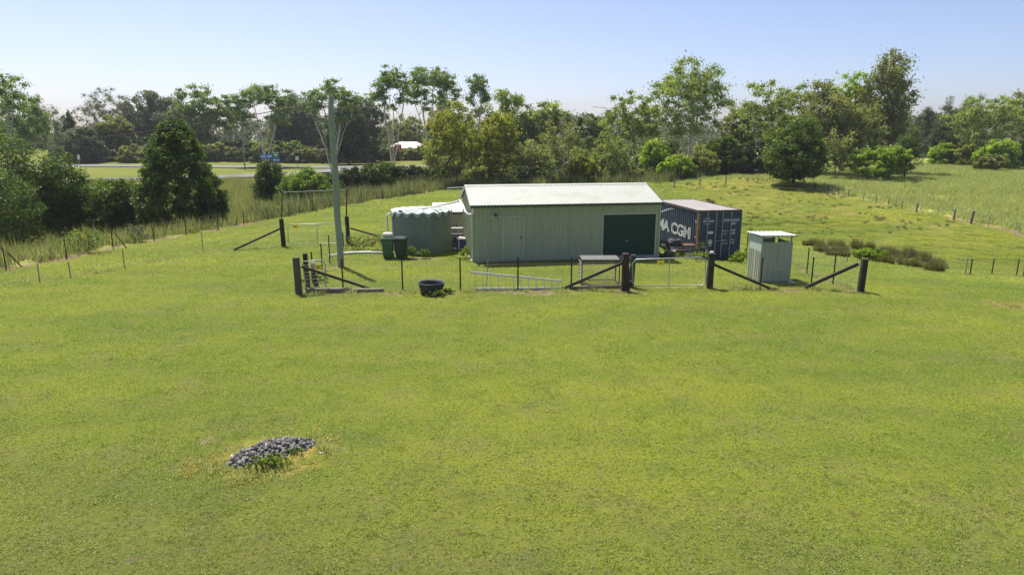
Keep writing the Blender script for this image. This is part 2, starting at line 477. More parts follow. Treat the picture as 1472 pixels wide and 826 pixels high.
def blade_mat(name, kind):
    m, nt, out = new_mat(name)
    geo = nt.nodes.new('ShaderNodeNewGeometry'); co = geo.outputs['Position']
    if kind == 'lawn':
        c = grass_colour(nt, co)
        c = mixc(nt, ramp(nt, geo.outputs['Random Per Island'], [(0.0, 0.0), (0.80, 0.0), (0.86, 0.8)]), c, (0.56, 0.50, 0.24))
        c = mixc(nt, ramp(nt, geo.outputs['Random Per Island'], [(0.0, 0.6), (0.30, 0.0)]), c, (0.19, 0.32, 0.035))
    elif kind == 'meadow':
        c = ramp(nt, geo.outputs['Random Per Island'], [(0.0, (0.24, 0.31, 0.07)), (0.6, (0.38, 0.45, 0.11)), (0.95, (0.52, 0.50, 0.22))])
        c = mixc(nt, ramp(nt, noise(nt, co, 0.3, 4, 0.6), [(0.45, 0.0), (0.7, 0.6)]), c, (0.40, 0.42, 0.13))
    elif kind == 'straw':
        c = ramp(nt, geo.outputs['Random Per Island'], [(0.0, (0.24, 0.31, 0.05)), (0.5, (0.46, 0.43, 0.11)), (0.95, (0.60, 0.50, 0.17))])
    elif kind == 'weeds':
        c = ramp(nt, geo.outputs['Random Per Island'], [(0.0, (0.10, 0.13, 0.03)), (0.55, (0.23, 0.26, 0.06)), (0.95, (0.38, 0.37, 0.13))])
        c = mixc(nt, ramp(nt, noise(nt, co, 0.4, 4, 0.6), [(0.45, 0.0), (0.65, 0.7)]), c, (0.27, 0.31, 0.07))
    else:
        c = ramp(nt, geo.outputs['Random Per Island'], [(0.0, (0.08, 0.11, 0.03)), (0.6, (0.17, 0.21, 0.06)), (0.95, (0.30, 0.30, 0.13))])
    b = nt.nodes.new('ShaderNodeBsdfPrincipled'); b.inputs['Roughness'].default_value = 0.7; b.inputs['Specular IOR Level'].default_value = 0.25
    t = nt.nodes.new('ShaderNodeBsdfTranslucent')
    nt.links.new(c, b.inputs['Base Color']); nt.links.new(c, t.inputs['Color'])
    mx = nt.nodes.new('ShaderNodeMixShader'); mx.inputs[0].default_value = 0.55
    nt.links.new(b.outputs[0], mx.inputs[1]); nt.links.new(t.outputs[0], mx.inputs[2])
    nt.links.new(mx.outputs[0], out.inputs[0])
    return m
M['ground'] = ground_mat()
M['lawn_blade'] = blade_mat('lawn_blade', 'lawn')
M['meadow_blade'] = blade_mat('meadow_blade', 'meadow')
M['straw_blade'] = blade_mat('straw_blade', 'straw')
M['weed_blade'] = blade_mat('weed_blade', 'weeds')
M['reed_blade'] = blade_mat('reed_blade', 'reeds')

# ================================================================ GROUND AND ROADS
def gpath(pp): return [tuple(ground(*p)[:2]) for p in pp]
LEFT_LINE = gpath([(9, 387), (96, 371), (163, 356), (222, 346), (314, 330), (351, 323), (385, 316), (450, 304), (520, 291), (600, 279), (650, 271)])
CREST = gpath([(1150, 268), (1190, 277), (1240, 287), (1300, 298), (1395, 320), (1440, 329), (1472, 338)])
BACK_LINE = [LEFT_LINE[-1], (2.0, 76.0), (15.0, 77.0), (21.0, 77.5), CREST[0]]
THIN_LINE = gpath([(-60, 416), (57, 404), (101, 398), (179, 384), (292, 360), (335, 359), (408, 354)])
FRONT_L = gpath([(431, 422), (560, 421), (700, 419), (905, 416)])
FRONT_R = gpath([(1019, 414), (1110, 416), (1238, 419)])
SIDE_R = gpath([(1238, 419), (1197, 408), (1159, 393), (1120, 372)])
SIDE_L = gpath([(440, 417), (450, 408), (463, 388), (474, 379), (494, 357), (501, 351)])
FAR_R = gpath([(1160, 372), (1217, 378), (1303, 381), (1387, 396), (1394, 396), (1425, 397), (1461, 396), (1520, 399)])
_dx = LEFT_LINE[0][0] - LEFT_LINE[1][0]; _dy = LEFT_LINE[0][1] - LEFT_LINE[1][1]
_cx = CREST[-1][0] - CREST[-2][0]; _cy = CREST[-1][1] - CREST[-2][1]
MOWN = [(LEFT_LINE[0][0] + _dx * 8, LEFT_LINE[0][1] + _dy * 8)] + LEFT_LINE + BACK_LINE[1:] + CREST[1:] + [(CREST[-1][0] + _cx * 6, CREST[-1][1] + _cy * 6), (90, -60), (-60, -60)]

def inside(x, y, poly):
    x = np.asarray(x, float); y = np.asarray(y, float); r = np.zeros(np.broadcast(x, y).shape, bool)
    n = len(poly)
    for i in range(n):
        ax, ay = poly[i]; bx, by = poly[(i + 1) % n]
        if ay == by: continue
        r ^= ((ay > y) != (by > y)) & (x < (bx - ax) * (y - ay) / (by - ay) + ax)
    return r

ROAD_MAIN = [(-260, 138), (-150, 138), (-95, 137), (-62, 132), (-38, 128), (-26, 129), (-8, 132), (30, 137), (90, 148), (200, 175)]
ROAD_SLIP = [(-110, 84), (-70, 92), (-48, 98), (-36, 106), (-30, 116), (-27, 127)]

PILE = ground(392, 652)
def soil_at(x, y):
    n = fbm(x * 1.7, y * 1.7, 41, 3)
    s = np.zeros(np.broadcast(x, y).shape)
    def line(path, w, a):
        nonlocal s
        s = np.maximum(s, a * np.exp(-(pdist(x, y, path) / w) ** 2))
    line(LEFT_LINE + BACK_LINE[1:], 0.45, 0.8); line(THIN_LINE, 0.22, 0.62); line(FRONT_L, 0.34, 0.78); line(FRONT_R, 0.42, 0.85)
    line(SIDE_R, 0.34, 0.75); line(SIDE_L, 0.25, 0.55); line(FAR_R, 0.25, 0.55); line(CREST, 0.4, 0.75)
    for (px, py, rx, ry, a) in ((490, 385, 0.9, 0.7, 0.72), (600, 372, 2.2, 0.9, 0.6), (560, 319, 1.6, 0.9, 0.75), (1458, 438, 1.3, 0.6, 0.98), (1462, 398, 1.6, 0.5, 0.9), (1100, 415, 1.6, 0.35, 0.8),
                                (655, 352, 1.3, 1.6, 0.9), (300, 634, 0.35, 0.3, 0.75), (790, 422, 1.6, 0.4, 0.8), (560, 425, 1.4, 0.4, 0.7), (800, 379, 3.2, 0.5, 0.62), (1010, 378, 1.5, 0.7, 0.55),
                                (850, 273, 9, 2, 0.4), (905, 420, 0.9, 0.5, 0.85), (962, 413, 1.5, 0.4, 0.62), (905, 374, 1.4, 0.6, 0.66), (735, 380, 0.9, 0.5, 0.62), (505, 505, 1.0, 0.5, 0.42), (330, 645, 0.5, 0.3, 0.6), (440, 600, 0.5, 0.18, 0.6)):
        g = ground(px, py)
        s = np.maximum(s, a * np.exp(-((x - g[0]) / rx) ** 2 - ((y - g[1]) / ry) ** 2))
    s = np.maximum(s, 0.9 * np.exp(-((x - PILE[0]) / 0.62) ** 2 - ((y - PILE[1]) / 0.5) ** 2))
    return s

def axis(parts):
    out = [parts[0][0]]
    for a, b, st in parts:
        n = max(1, int(round((b - a) / st)))
        out += list(np.linspace(a, b, n + 1)[1:])
    return np.array(out)
gx = axis([(-700, -400, 60), (-400, -120, 28), (-120, -50, 4), (-50, -27, 0.8), (-27, 32, 0.25), (32, 56, 0.7), (56, 130, 4), (130, 400, 27), (400, 700, 60)])
gy = axis([(-60, 2, 8), (2, 8, 1), (8, 30, 0.22), (30, 52, 0.3), (52, 82, 0.55), (82, 180, 2.5), (180, 400, 20), (400, 900, 50)])
GX, GY = np.meshgrid(gx, gy)
GZ = hgt(GX, GY)
GZ = GZ - 0.05 * sm(0.45, 0.9, soil_at(GX, GY)) * (1 - sm(0, 1.2, -np.hypot(GX - PILE[0], GY - PILE[1]) + 1.6))
GZ = GZ + 0.13 * np.exp(-((GX - PILE[0] - 0.06) / 0.62) ** 2 - ((GY - PILE[1] - 0.08) / 0.5) ** 2)
nx, ny = len(gx), len(gy)
idx = np.arange(nx * ny).reshape(ny, nx)
F = np.stack([idx[:-1, :-1], idx[:-1, 1:], idx[1:, 1:], idx[1:, :-1]], -1).reshape(-1, 4)
mown = inside(GX, GY, MOWN).astype(float)
md = pdist(GX, GY, MOWN + [MOWN[0]])
mown = np.where(mown > 0, sm(-0.3, 0.3, md), 1 - sm(-0.3, 0.3, md))
right = sm(8, 16, GX)
verge = sm(75, 90, GY) * (1 - right)
straw = 0.42 * sm(13, 19, GX) * sm(40, 46, GY) * (1 - sm(70, 80, GY)) * sm(4, 8, pdist(GX, GY, SWALE)) + 0.8 * np.exp(-((GX - PILE[0]) / 1.25) ** 2 - ((GY - PILE[1] + 0.1) / 1.0) ** 2) + 0.5 * np.exp(-((GX - 18.1) / 1.6) ** 2 - ((GY - 23.6) / .9) ** 2) + 0.45 * np.exp(-((GX + 7.4) / 2) ** 2 - ((GY - 29) / 1.5) ** 2)
gme = mesh_from('ground', np.stack([GX, GY, GZ], -1).reshape(-1, 3), F,
                {'rough_grass': ((1 - mown) * (1 - right) * (1 - 0.8 * verge)).ravel(), 'meadow': ((1 - mown) * right).ravel(),
                 'soil': soil_at(GX, GY).ravel(), 'straw': straw.ravel()}, smooth=True)
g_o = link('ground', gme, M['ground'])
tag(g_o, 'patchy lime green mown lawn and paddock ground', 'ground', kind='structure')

def ribbon(name, path, w, m, lift, label):
    vs = []; fs = []
    P = []
    for (a, b) in zip(path[:-1], path[1:]):
        n = max(2, int(math.hypot(b[0] - a[0], b[1] - a[1]) / 2.5))
        P += [(a[0] + (b[0] - a[0]) * k / n, a[1] + (b[1] - a[1]) * k / n) for k in range(n)]
    P.append(path[-1])
    for _ in range(4):
        P = [P[0]] + [((P[i - 1][0] + 2 * P[i][0] + P[i + 1][0]) / 4, (P[i - 1][1] + 2 * P[i][1] + P[i + 1][1]) / 4) for i in range(1, len(P) - 1)] + [P[-1]]
    for i, p in enumerate(P):
        q0 = P[max(0, i - 1)]; q1 = P[min(len(P) - 1, i + 1)]
        d = Vector((q1[0] - q0[0], q1[1] - q0[1])).normalized(); nn = Vector((-d.y, d.x))
        for s in (-1, -0.33, 0.33, 1):
            x = p[0] + nn.x * s * w / 2; y = p[1] + nn.y * s * w / 2
            vs.append((x, y, float(hgt(x, y)) + lift))
    for i in range(len(P) - 1):
        for k in range(3): fs.append([i * 4 + k, i * 4 + k + 1, (i + 1) * 4 + k + 1, (i + 1) * 4 + k])
    o = link(name, mesh_from(name, vs, fs), m)
    tag(o, label, 'road', kind='structure')
    return o
ribbon('road', ROAD_MAIN, 7.0, M['asphalt'], 0.12, 'pale grey main road beyond the paddock')
ribbon('road', ROAD_SLIP, 6.5, M['asphalt'], 0.16, 'grey side road joining the main road')

# ================================================================ SHED
SHED_YAW = R(9.6)
SL, SW, SE, SRID = 9.12, 4.6, 2.66, 3.36
p = ground(680, 376.8)
shed = empty('metal_shed', (p[0], p[1], 0.0), SHED_YAW, 'long pale green metal shed with white ribbed gable roof and dark green roller door', 'shed')

def rib_profile(w, pitch=0.19, rib=0.035, h=0.022):
    """points (u, offset) across a ribbed sheet"""
    pts = [(0, 0)]; u = pitch / 2
    while u < w - rib:
        pts += [(u - rib, 0), (u - rib * 0.55, h), (u + rib * 0.55, h), (u + rib, 0)]; u += pitch
    pts.append((w, 0))
    return pts
def ribbed(w, p0, udir, vvec, ndir, pitch=0.19, rib=0.035, h=0.022):
    """ribbed sheet mesh: u along udir, extruded by vvec, ribs along ndir"""
    mb = MB(); u = Vector(udir); v = Vector(vvec); n = Vector(ndir); q = Vector(p0)
    pr = rib_profile(w, pitch, rib, h); vs = []
    for (a, o) in pr:
        b = q + u * a + n * o; vs += [b, b + v]
    mb.add(vs, [[2 * i, 2 * i + 2, 2 * i + 3, 2 * i + 1] for i in range(len(pr) - 1)])
    return mb
slab = MB().box(-0.06, SL + 0.06, -0.06, SW + 0.06, -0.35, 0.05).build('slab', M['concrete'], shed)
# openings along the front, local x
DX0, DX1, DH = 1.47, 2.36, 2.08
RX0, RX1, RH = 6.30, 8.92, 2.10
sheet_w = 0.768
x = 0.0; k = 0
while x < SL - 0.01:
    w = min(sheet_w, SL - x)
    z0 = 0.03
    if x + w > RX0 - 0.02 and x < RX1:                     # above the roller door
        if x < RX0 - 0.05:
            ribbed(RX0 - 0.04 - x, (x, 0.0, z0), (1, 0, 0), (0, 0, SE - z0), (0, -1, 0)).build('cladding_sheet', M['wall'], shed)
            ribbed(x + w - RX0 + 0.03, (RX0 - 0.03, 0.0, RH + 0.04), (1, 0, 0), (0, 0, SE - RH - 0.04), (0, -1, 0)).build('cladding_sheet', M['wall'], shed)
        else:
            ribbed(w, (x, 0.0, RH + 0.04), (1, 0, 0), (0, 0, SE - RH - 0.04), (0, -1, 0)).build('cladding_sheet', M['wall'], shed)
            if x + w > RX1 + 0.03:
                xs = RX1 + 0.03
                MB().add([(xs, 0.004, z0), (x + w, 0.004, z0), (x + w, 0.004, RH + 0.05), (xs, 0.004, RH + 0.05)], [[0, 1, 2, 3]]).build('cladding_sheet', M['wall'], shed)
    else:
        ribbed(w, (x, (k % 2) * 0.006, z0), (1, 0, 0), (0, 0, SE - z0), (0, -1, 0)).build('cladding_sheet', M['wall'], shed)
    x += w; k += 1
# inner lining so no light leaks, end walls, back
MB().box(0.0, SL, SW - 0.03, SW, 0.05, SE).build('back_wall', M['wall'], shed)
for side, xx, nd in (('end_sheet', 0.0, -1), ('end_sheet', SL, 1)):
    y = 0.0
    while y < SW - 0.01:
        w = min(0.768, SW - y)
        r0 = SE + (SRID - SE) * (1 - abs(y - SW / 2) / (SW / 2)); r1 = SE + (SRID - SE) * (1 - abs(y + w - SW / 2) / (SW / 2))
        mb = ribbed(w, (xx, y, 0.03), (0, 1, 0), (0, 0, 1), (nd, 0, 0))
        vs = []
        for i, v in enumerate(mb.v):
            if i % 2:
                top = SE + (SRID - SE) * (1 - abs(v[1] - SW / 2) / (SW / 2)); v = (v[0], v[1], top - 0.01)
            vs.append(v)
        mb.v = vs
        mb.build(side, M['wall'], shed)
        y += w
MB().box(RX0 - 0.2, RX1 + 0.1, 0.5, 0.52, 0.05, SE).build('inner_curtain', M['roller'], shed)
# roof sheets, front slope individually, back slope individually
OH = 0.10; slope = (SRID - SE) / (SW / 2)
x = -OH
roofme = None
while x < SL + OH - 0.05:
    w = min(0.765, SL + OH - x)
    y0 = -OH - 0.05; z0 = SE + 0.045 + slope * y0
    n = Vector((0, -slope, 1)).normalized()
    vv = Vector((0, SW / 2 - y0, slope * (SW / 2 - y0)))
    ribbed(w, (x, y0, z0), (1, 0, 0), vv, n, 0.15, 0.03, 0.026).build('roof_sheet', M['roof'], shed)
    n2 = Vector((0, slope, 1)).normalized()
    ribbed(w, (x, SW - y0, z0), (1, 0, 0), Vector((0, -(SW / 2 - y0), slope * (SW / 2 - y0))), n2, 0.15, 0.03, 0.026).build('roof_sheet', M['roof'], shed)
    x += w
rz = SRID + 0.065
MB().prism([(0, -0.17, rz - 0.045), (0, 0, rz + 0.012), (0, 0.17, rz - 0.045), (0, 0.17, rz - 0.055), (0, 0, rz), (0, -0.17, rz - 0.055)], (-OH - 0.01, SW / 2, 0), (SL + 2 * OH + 0.02, 0, 0)).build('ridge_cap', M['roof'], shed)
for xx in (-OH - 0.025, SL + OH + 0.002):
    for sgn in (-1, 1):
        yA = SW / 2; yB = SW / 2 + sgn * (SW / 2 + OH + 0.05)
        zA = SRID + 0.075; zB = SE + 0.075 - slope * (OH + 0.05)
        MB().prism([(0, yA, zA), (0, yB, zB), (0, yB, zB - 0.17), (0, yA, zA - 0.17)], (xx, 0, 0), (0.023, 0, 0)).build('barge_flashing', M['tank_roof'] if xx < 0 else M['gutter'], shed)
# gutter: a quad trough
for (yy, sgn) in ((-OH - 0.06, -1), (SW + OH + 0.06, 1)):
    gz = SE - 0.09
    prof = [(0, 0, 0.10), (0, 0, 0), (0, sgn * 0.10, 0), (0, sgn * 0.115, 0.085), (0, sgn * 0.105, 0.085), (0, sgn * 0.092, 0.012), (0, sgn * 0.012, 0.012), (0, sgn * 0.012, 0.10)]
    MB().prism(prof, (-OH, yy, gz), (SL + 2 * OH, 0, 0)).build('gutter', M['gutter'], shed)
MB().box(-OH, SL + OH, -0.155, -0.026, SE - 0.025, SE - 0.005).build('eave_lining', M['gutter'], shed)
for xx in (-0.035, SL - 0.005):
    MB().box(xx, xx + 0.04, -0.035, 0.06, 0.02, SE - 0.03).build('corner_flashing', M['wall_trim'], shed)
# door
df = MB()
df.box(DX0 - 0.05, DX0, -0.045, 0.0, 0.05, DH + 0.05).box(DX1, DX1 + 0.05, -0.045, 0.0, 0.05, DH + 0.05).box(DX0, DX1, -0.045, 0.0, DH, DH + 0.05)
df.build('door_frame', M['wall_trim'], shed, bevel=0.004)
dr = MB().box(DX0 + 0.012, DX1 - 0.012, -0.034, -0.003, 0.06, DH - 0.012).build('door', M['wall'], shed, bevel=0.004)
MB().box(DX1 - 0.10, DX1 - 0.055, -0.042, -0.033, 1.02, 1.2).build('lock_plate', M['black'], dr)
MB().tube([(DX1 - 0.078, -0.04, 1.09), (DX1 - 0.078, -0.085, 1.09), (DX1 - 0.19, -0.085, 1.09)], 0.011, 8).build('handle', M['galv'], dr)
for zz in (0.3, 1.05, 1.8):
    MB().tube([(DX0 + 0.004, -0.048, zz - 0.05), (DX0 + 0.004, -0.048, zz + 0.05)], 0.008, 6).build('hinge', M['galv_dull'], dr)
for xx in (DX0 - 0.2, DX0 + 0.21):
    MB().tube([(xx, -0.034, 1.02), (xx, -0.055, 1.02)], 0.018, 8).build('bolt', M['black'], shed)
# roller door: curved slats
rd = MB(); nsl = 27; hs = (RH - 0.05) / nsl; prof = []
for i in range(nsl):
    for (t, o) in ((0.0, 0.0), (0.18, 0.018), (0.5, 0.024), (0.82, 0.018)):
        prof.append((0.05 + (i + t) * hs, o))
prof.append((RH, 0))
vs = []
for (z, o) in prof: vs += [(RX0, 0.045 - o, z), (RX1, 0.045 - o, z)]
rd.add(vs, [[2 * i, 2 * i + 1, 2 * i + 3, 2 * i + 2] for i in range(len(prof) - 1)])
rdo = rd.build('roller_door', M['roller'], shed)
MB().box(RX0, RX1, -0.005, 0.05, 0.05, 0.10).build('bottom_rail', M['galv_dull'], rdo)
MB().box(7.42, 7.58, -0.012, 0.02, 0.80, 0.83).build('handle', M['galv'], rdo)
for xx in (RX0 - 0.045, RX1 + 0.003):
    MB().box(xx, xx + 0.042, -0.03, 0.06, 0.03, RH + 0.05).build('door_jamb', M['wall_trim'], shed)
MB().box(RX0 - 0.045, RX1 + 0.045, -0.03, 0.04, RH + 0.002, RH + 0.045).build('door_head', M['wall_trim'], shed)
# flood light over the door
fl = MB().box(1.02, 1.14, -0.06, -0.022, 2.13, 2.25).build('flood_light', M['black'], shed)
MB().lathe([(0.02, 0.0), (0.045, -0.02), (0.055, -0.09), (0.0, -0.1)], 12, (1.08, -0.1, 2.27)).build('sensor', M['black'], fl)
for s in (-1, 1):
    c = 1.08 + s * 0.15
    MB().tube([(1.08, -0.05, 2.17), (c, -0.09, 2.15)], 0.014, 6).tube([(c, -0.08, 2.17), (c + s * 0.03, -0.22, 2.11)], [0.035, 0.06], 12).build('lamp', M['wall_trim'], fl)
# white downpipe at the near corner and transfer pipe to the tank
MB().tube([(0.0, -0.19, SE - 0.09), (0.0, -0.19, SE - 0.26), (-0.03, -0.19, SE - 0.36), (-0.11, -0.17, SE - 0.40), (-0.24, -0.13, SE - 0.38), (-0.32, -0.02, SE - 0.30), (-0.40, 0.6, SE + 0.0), (-0.46, 1.25, SE + 0.12)], 0.048, 10).build('downpipe', M['pvc'], shed, smooth=True)

# antenna on the left gable
a0 = shed.matrix_basis @ Vector((-0.13, SW / 2, 3.2))
ant = empty('antenna', tuple(a0), SHED_YAW, 'thin white television antenna fixed to the shed gable', 'antenna')
MB().tube([(0, 0, -0.1), (0, 0, 0.14)], 0.02, 6).build('mast', M['galv_dull'], ant)
MB().tube([(0.0, 0, 0.12), (-0.85, 0.1, 0.08)], 0.022, 6).build('boom', M['pvc'], ant)
for t in (0.2, 0.4, 0.6, 0.8):
    MB().tube([(-0.85 * t, 0.1 * t - 0.22, 0.12 - 0.04 * t), (-0.85 * t, 0.1 * t + 0.22, 0.12 - 0.04 * t)], 0.006, 5).build('element', M['galv'], ant)

# ================================================================ WATER TANK
tb = ground(601, 366); TR = 1.53; TH = 2.02
tank = empty('water_tank', (tb[0], tb[1] + TR + 0.15, -0.02), 0, 'round grey green corrugated water tank with zigzag edged roof', 'water tank')
nr = 27; prof = []
for i in range(nr * 6 + 1):
    z = 0.02 + i * (TH - 0.02) / (nr * 6)
    prof.append((TR + 0.013 * math.sin(i * math.pi / 3), z))
MB().lathe(prof, 72).build('wall', M['tank'], tank, smooth=True)
for k in range(4):
    a = k * math.pi / 2 + 0.55
    c = (TR + 0.02)
    MB().bar((c * math.cos(a), c * math.sin(a), 0.02), (c * math.cos(a), c * math.sin(a), TH), 0.05, 0.012, up=(math.cos(a), math.sin(a), 0)).build('seam', M['tank'], tank)
mb = MB(); N = 18; vs = [(0, 0, TH + 0.24)]
for k in range(2 * N):
    a = 2 * math.pi * k / (2 * N)
    for rr, zz in ((0.75, 0.13 + (0.015 if k % 2 == 0 else -0.015)), (TR + 0.02, 0.09 if k % 2 == 0 else -0.01), (TR + 0.05, 0.03 if k % 2 == 0 else -0.21)):
        vs.append((rr * math.cos(a), rr * math.sin(a), TH + zz))
fs = []
for k in range(2 * N):
    j = (k + 1) % (2 * N); b = 1 + 3 * k; c = 1 + 3 * j
    fs += [[0, b, c], [b, b + 1, c + 1, c], [b + 1, b + 2, c + 2, c + 1]]
mb.add(vs, fs); troof = mb.build('roof', M['tank_roof'], tank, solid=0.012)
MB().lathe([(0.24, 0), (0.24, 0.06), (0.20, 0.09), (0, 0.10)], 20, (0.15, -0.35, TH + 0.15)).build('strainer', M['pvc'], troof)
MB().box(-1.02, -0.85, -1.0, -0.86, TH + 0.08, TH + 0.12).build('vent', M['black'], troof)
MB().box(0.98, 1.14, -0.75, -0.62, TH + 0.10, TH + 0.13).build('vent', M['black'], troof)
MB().tube([(-1.42, -0.5, TH - 0.12), (-1.58, -0.55, TH - 0.10), (-1.66, -0.56, TH - 0.14), (-1.68, -0.56, TH - 0.28), (-1.68, -0.56, 0.03)], 0.045, 10).build('overflow_pipe', M['pvc'], tank, smooth=True)
# inflow pipe from the shed downpipe
e = shed.matrix_basis @ Vector((-0.46, 1.25, SE + 0.12))
pp = empty('transfer_pipe', (e.x, e.y, e.z), 0, 'white plastic pipe sloping from the shed gutter to the water tank', 'pipe')
MB().tube([(0, 0, 0), (-0.25, 0.0, -0.09), tuple(Vector((tank.location.x + 0.55, tank.location.y - 0.35, TH + 0.2)) - e)], 0.045, 10).build('pipe_run', M['pvc'], pp, smooth=True)

# white pipe lying on the ground towards the pole
pts = [ground(474, 371) + np.array([0, 0, 0.12]), ground(480, 369) + np.array([0, 0, 0.07])] + [ground(px, py) + np.array([0, 0, 0.06]) for px, py in ((492, 366), (510, 364.5), (530, 364), (552, 365))]
gp = empty('ground_pipe', ground(510, 364.5), 0, 'white plastic pipe lying on the grass between the power pole and the bins', 'pipe')
MB().tube(pts, 0.055, 8).build('pipe_run', M['pvc'], gp, world=True, smooth=True)
MB().tube([pts[0] + np.array([0, 0, 0.06]), pts[0] - np.array([0, 0, 0.14])], 0.07, 8).build('elbow', M['pvc'], gp, world=True)

# ================================================================ WHEELIE BINS
def wheelie(px, py, m, label, rz):
    g = ground(px, py)
    b = empty('wheelie_bin', g, rz, label, 'bin', 'bins beside the water tank')
    mb = MB(); w0, d0, w1, d1, h = 0.40, 0.42, 0.56, 0.60, 0.94
    mb.add([(-w0 / 2, -d0 / 2, 0.03), (w0 / 2, -d0 / 2, 0.03), (w0 / 2, d0 / 2, 0.03), (-w0 / 2, d0 / 2, 0.03), (-w1 / 2, -d1 / 2, h), (w1 / 2, -d1 / 2, h), (w1 / 2, d1 / 2, h), (-w1 / 2, d1 / 2, h)],
           [[3, 2, 1, 0], [4, 5, 6, 7], [0, 1, 5, 4], [1, 2, 6, 5], [2, 3, 7, 6], [3, 0, 4, 7]])
    mb.build('body', m, b, bevel=0.02)
    MB().box(-0.31, 0.31, -0.33, 0.33, h - 0.08, h - 0.02).build('rim', m, b, bevel=0.008)
    ld = MB().box(-0.30, 0.30, -0.34, 0.34, h + 0.002, h + 0.05).box(-0.24, 0.24, -0.28, 0.28, h + 0.05, h + 0.085).build('lid', m, b, bevel=0.012)
    MB().tube([(-0.26, 0.36, h - 0.02), (0.26, 0.36, h - 0.02)], 0.018, 6).build('handle', m, b)
    for s in (-1, 1):
        wh = MB().tube([(s * 0.2, 0.24, 0.10), (s * 0.26, 0.24, 0.10)], 0.10, 14).build('wheel', M['rubber'], b)
    return b
b1 = wheelie(558, 370.5, M['bin_a'], 'mid green wheelie bin with a cream box on its lid', 0.06)
b2 = wheelie(576.5, 370.5, M['bin_b'], 'dark blackish green wheelie bin standing against the water tank', -0.05)
cb = empty('plastic_box', (b1.location.x + 0.02, b1.location.y, b1.location.z + 1.025), 0.1, 'cream plastic box lying on the mid green wheelie bin', 'box')
MB().box(-0.23, 0.23, -0.16, 0.16, 0.002, 0.20).build('body', M['cream'], cb, bevel=0.04)
MB().tube([(-0.1, 0, 0.2), (-0.1, 0, 0.24), (0.1, 0, 0.24), (0.1, 0, 0.2)], 0.012, 6).build('handle', M['cream'], cb)

# ================================================================ GARDEN SHED BEHIND
gs = empty('garden_shed', (-4.15, 37.2, -0.03), R(6), 'small beige corrugated lean-to with white roof behind the water tank', 'shed')
def corr_h(w, h, m, name, parent, y=0.0):
    mb = MB(); n = int(h / 0.09) * 4; vs = []
    for i in range(n + 1):
        z = 0.0 + h * i / n; o = 0.016 * math.sin(i * math.pi / 2)
        vs += [(0, y - o, z), (w, y - o, z)]
    mb.add(vs, [[2 * i, 2 * i + 1, 2 * i + 3, 2 * i + 2] for i in range(n)])
    return mb.build(name, m, parent)
GW, GD, GH = 1.72, 1.7, 1.72
corr_h(GW, GH, M['beige'], 'front_wall', gs)
MB().box(0, GW, GD - 0.02, GD, 0, GH + 0.25).build('back_wall', M['beige'], gs)
for xx in (0.0, GW - 0.02):
    MB().prism([(0, 0.02, 0), (0, GD - 0.02, 0), (0, GD - 0.02, GH + 0.22), (0, 0.02, GH)], (xx, 0, 0), (0.02, 0, 0)).build('side_wall', M['beige'], gs)
ribbed(GW + 0.4, (-0.2, -0.25, GH + 0.03), (1, 0, 0), (0, GD + 0.5, 0.30), (0, -0.17, 1), 0.15, 0.03, 0.02).build('roof', M['roof_white'], gs, solid=0.006)
MB().box(-0.2, GW + 0.2, -0.265, -0.24, GH - 0.06, GH + 0.02).build('fascia', M['gutter'], gs)
MB().box(GW - 0.03, GW + 0.05, -0.05, 0.0, 0, GH).build('corner_post', M['wall_trim'], gs)

# bench with clutter between tank and shed
bn = empty('work_bench', (-2.95, 36.3, 0), R(6), 'dark low bench holding tools between tank and shed', 'bench')
MB().box(-0.5, 0.32, -0.25, 0.25, 0.62, 0.66).build('top', M['wood_grey'], bn)
for sx in (-0.46, 0.28):
    for sy in (-0.2, 0.2):
        MB().box(sx - 0.03, sx + 0.03, sy - 0.03, sy + 0.03, 0, 0.62).build('leg', M['black'], bn)
MB().box(-0.5, 0.32, -0.22, 0.22, 0.2, 0.24).build('shelf', M['wood_dark'], bn)
sk = empty('laundry_sink', (-2.9, 36.75, 0.66), R(6), 'white shallow sink on the wall of the beige lean-to', 'sink')
mb = MB(); mb.box(-0.45, 0.25, -0.2, 0.2, 0.22, 0.27).box(-0.05, 0.0, -0.02, 0.02, 0.0, 0.22); mb.build('basin', M['white'], sk, bevel=0.008)
MB().tube([(-0.1, 0.15, 0.27), (-0.1, 0.15, 0.45), (-0.1, 0.05, 0.45)], 0.015, 6).build('tap', M['black'], sk)
def crate(name, loc, sz, m, m2, label, cat, rz):
    c = empty(name, loc, rz, label, cat)
    w, d, h = sz
    mb = MB().box(-w / 2, w / 2, -d / 2, d / 2, 0.0, 0.03)
    mb.box(-w / 2, w / 2, -d / 2, -d / 2 + 0.02, 0.03, h).box(-w / 2, w / 2, d / 2 - 0.02, d / 2, 0.03, h).box(-w / 2, -w / 2 + 0.02, -d / 2 + 0.02, d / 2 - 0.02, 0.03, h).box(w / 2 - 0.02, w / 2, -d / 2 + 0.02, d / 2 - 0.02, 0.03, h)
    mb.build('body', m, c)
    MB().box(-w / 2 - 0.02, w / 2 + 0.02, -d / 2 - 0.02, d / 2 + 0.02, h, h + 0.05).box(-w * 0.3, w * 0.3, -d * 0.3, d * 0.3, h + 0.05, h + 0.10).build('lid', m2, c, bevel=0.01)
    for k in range(3):
        xx = -w / 2 + w * (k + 0.5) / 3
        MB().box(xx - 0.02, xx + 0.02, -d / 2 - 0.012, -d / 2 + 0.001, 0.04, h - 0.02).build('rib', m2 if k == 0 else m, c)
    return c
g = ground(662.5, 361)
crate('plastic_crate', (g[0], g[1] + 0.15, 0), (0.40, 0.4, 0.62), M['blue_plastic'], M['cream'], 'blue plastic tub with pale lid at the shed corner', 'tub', 0.2)
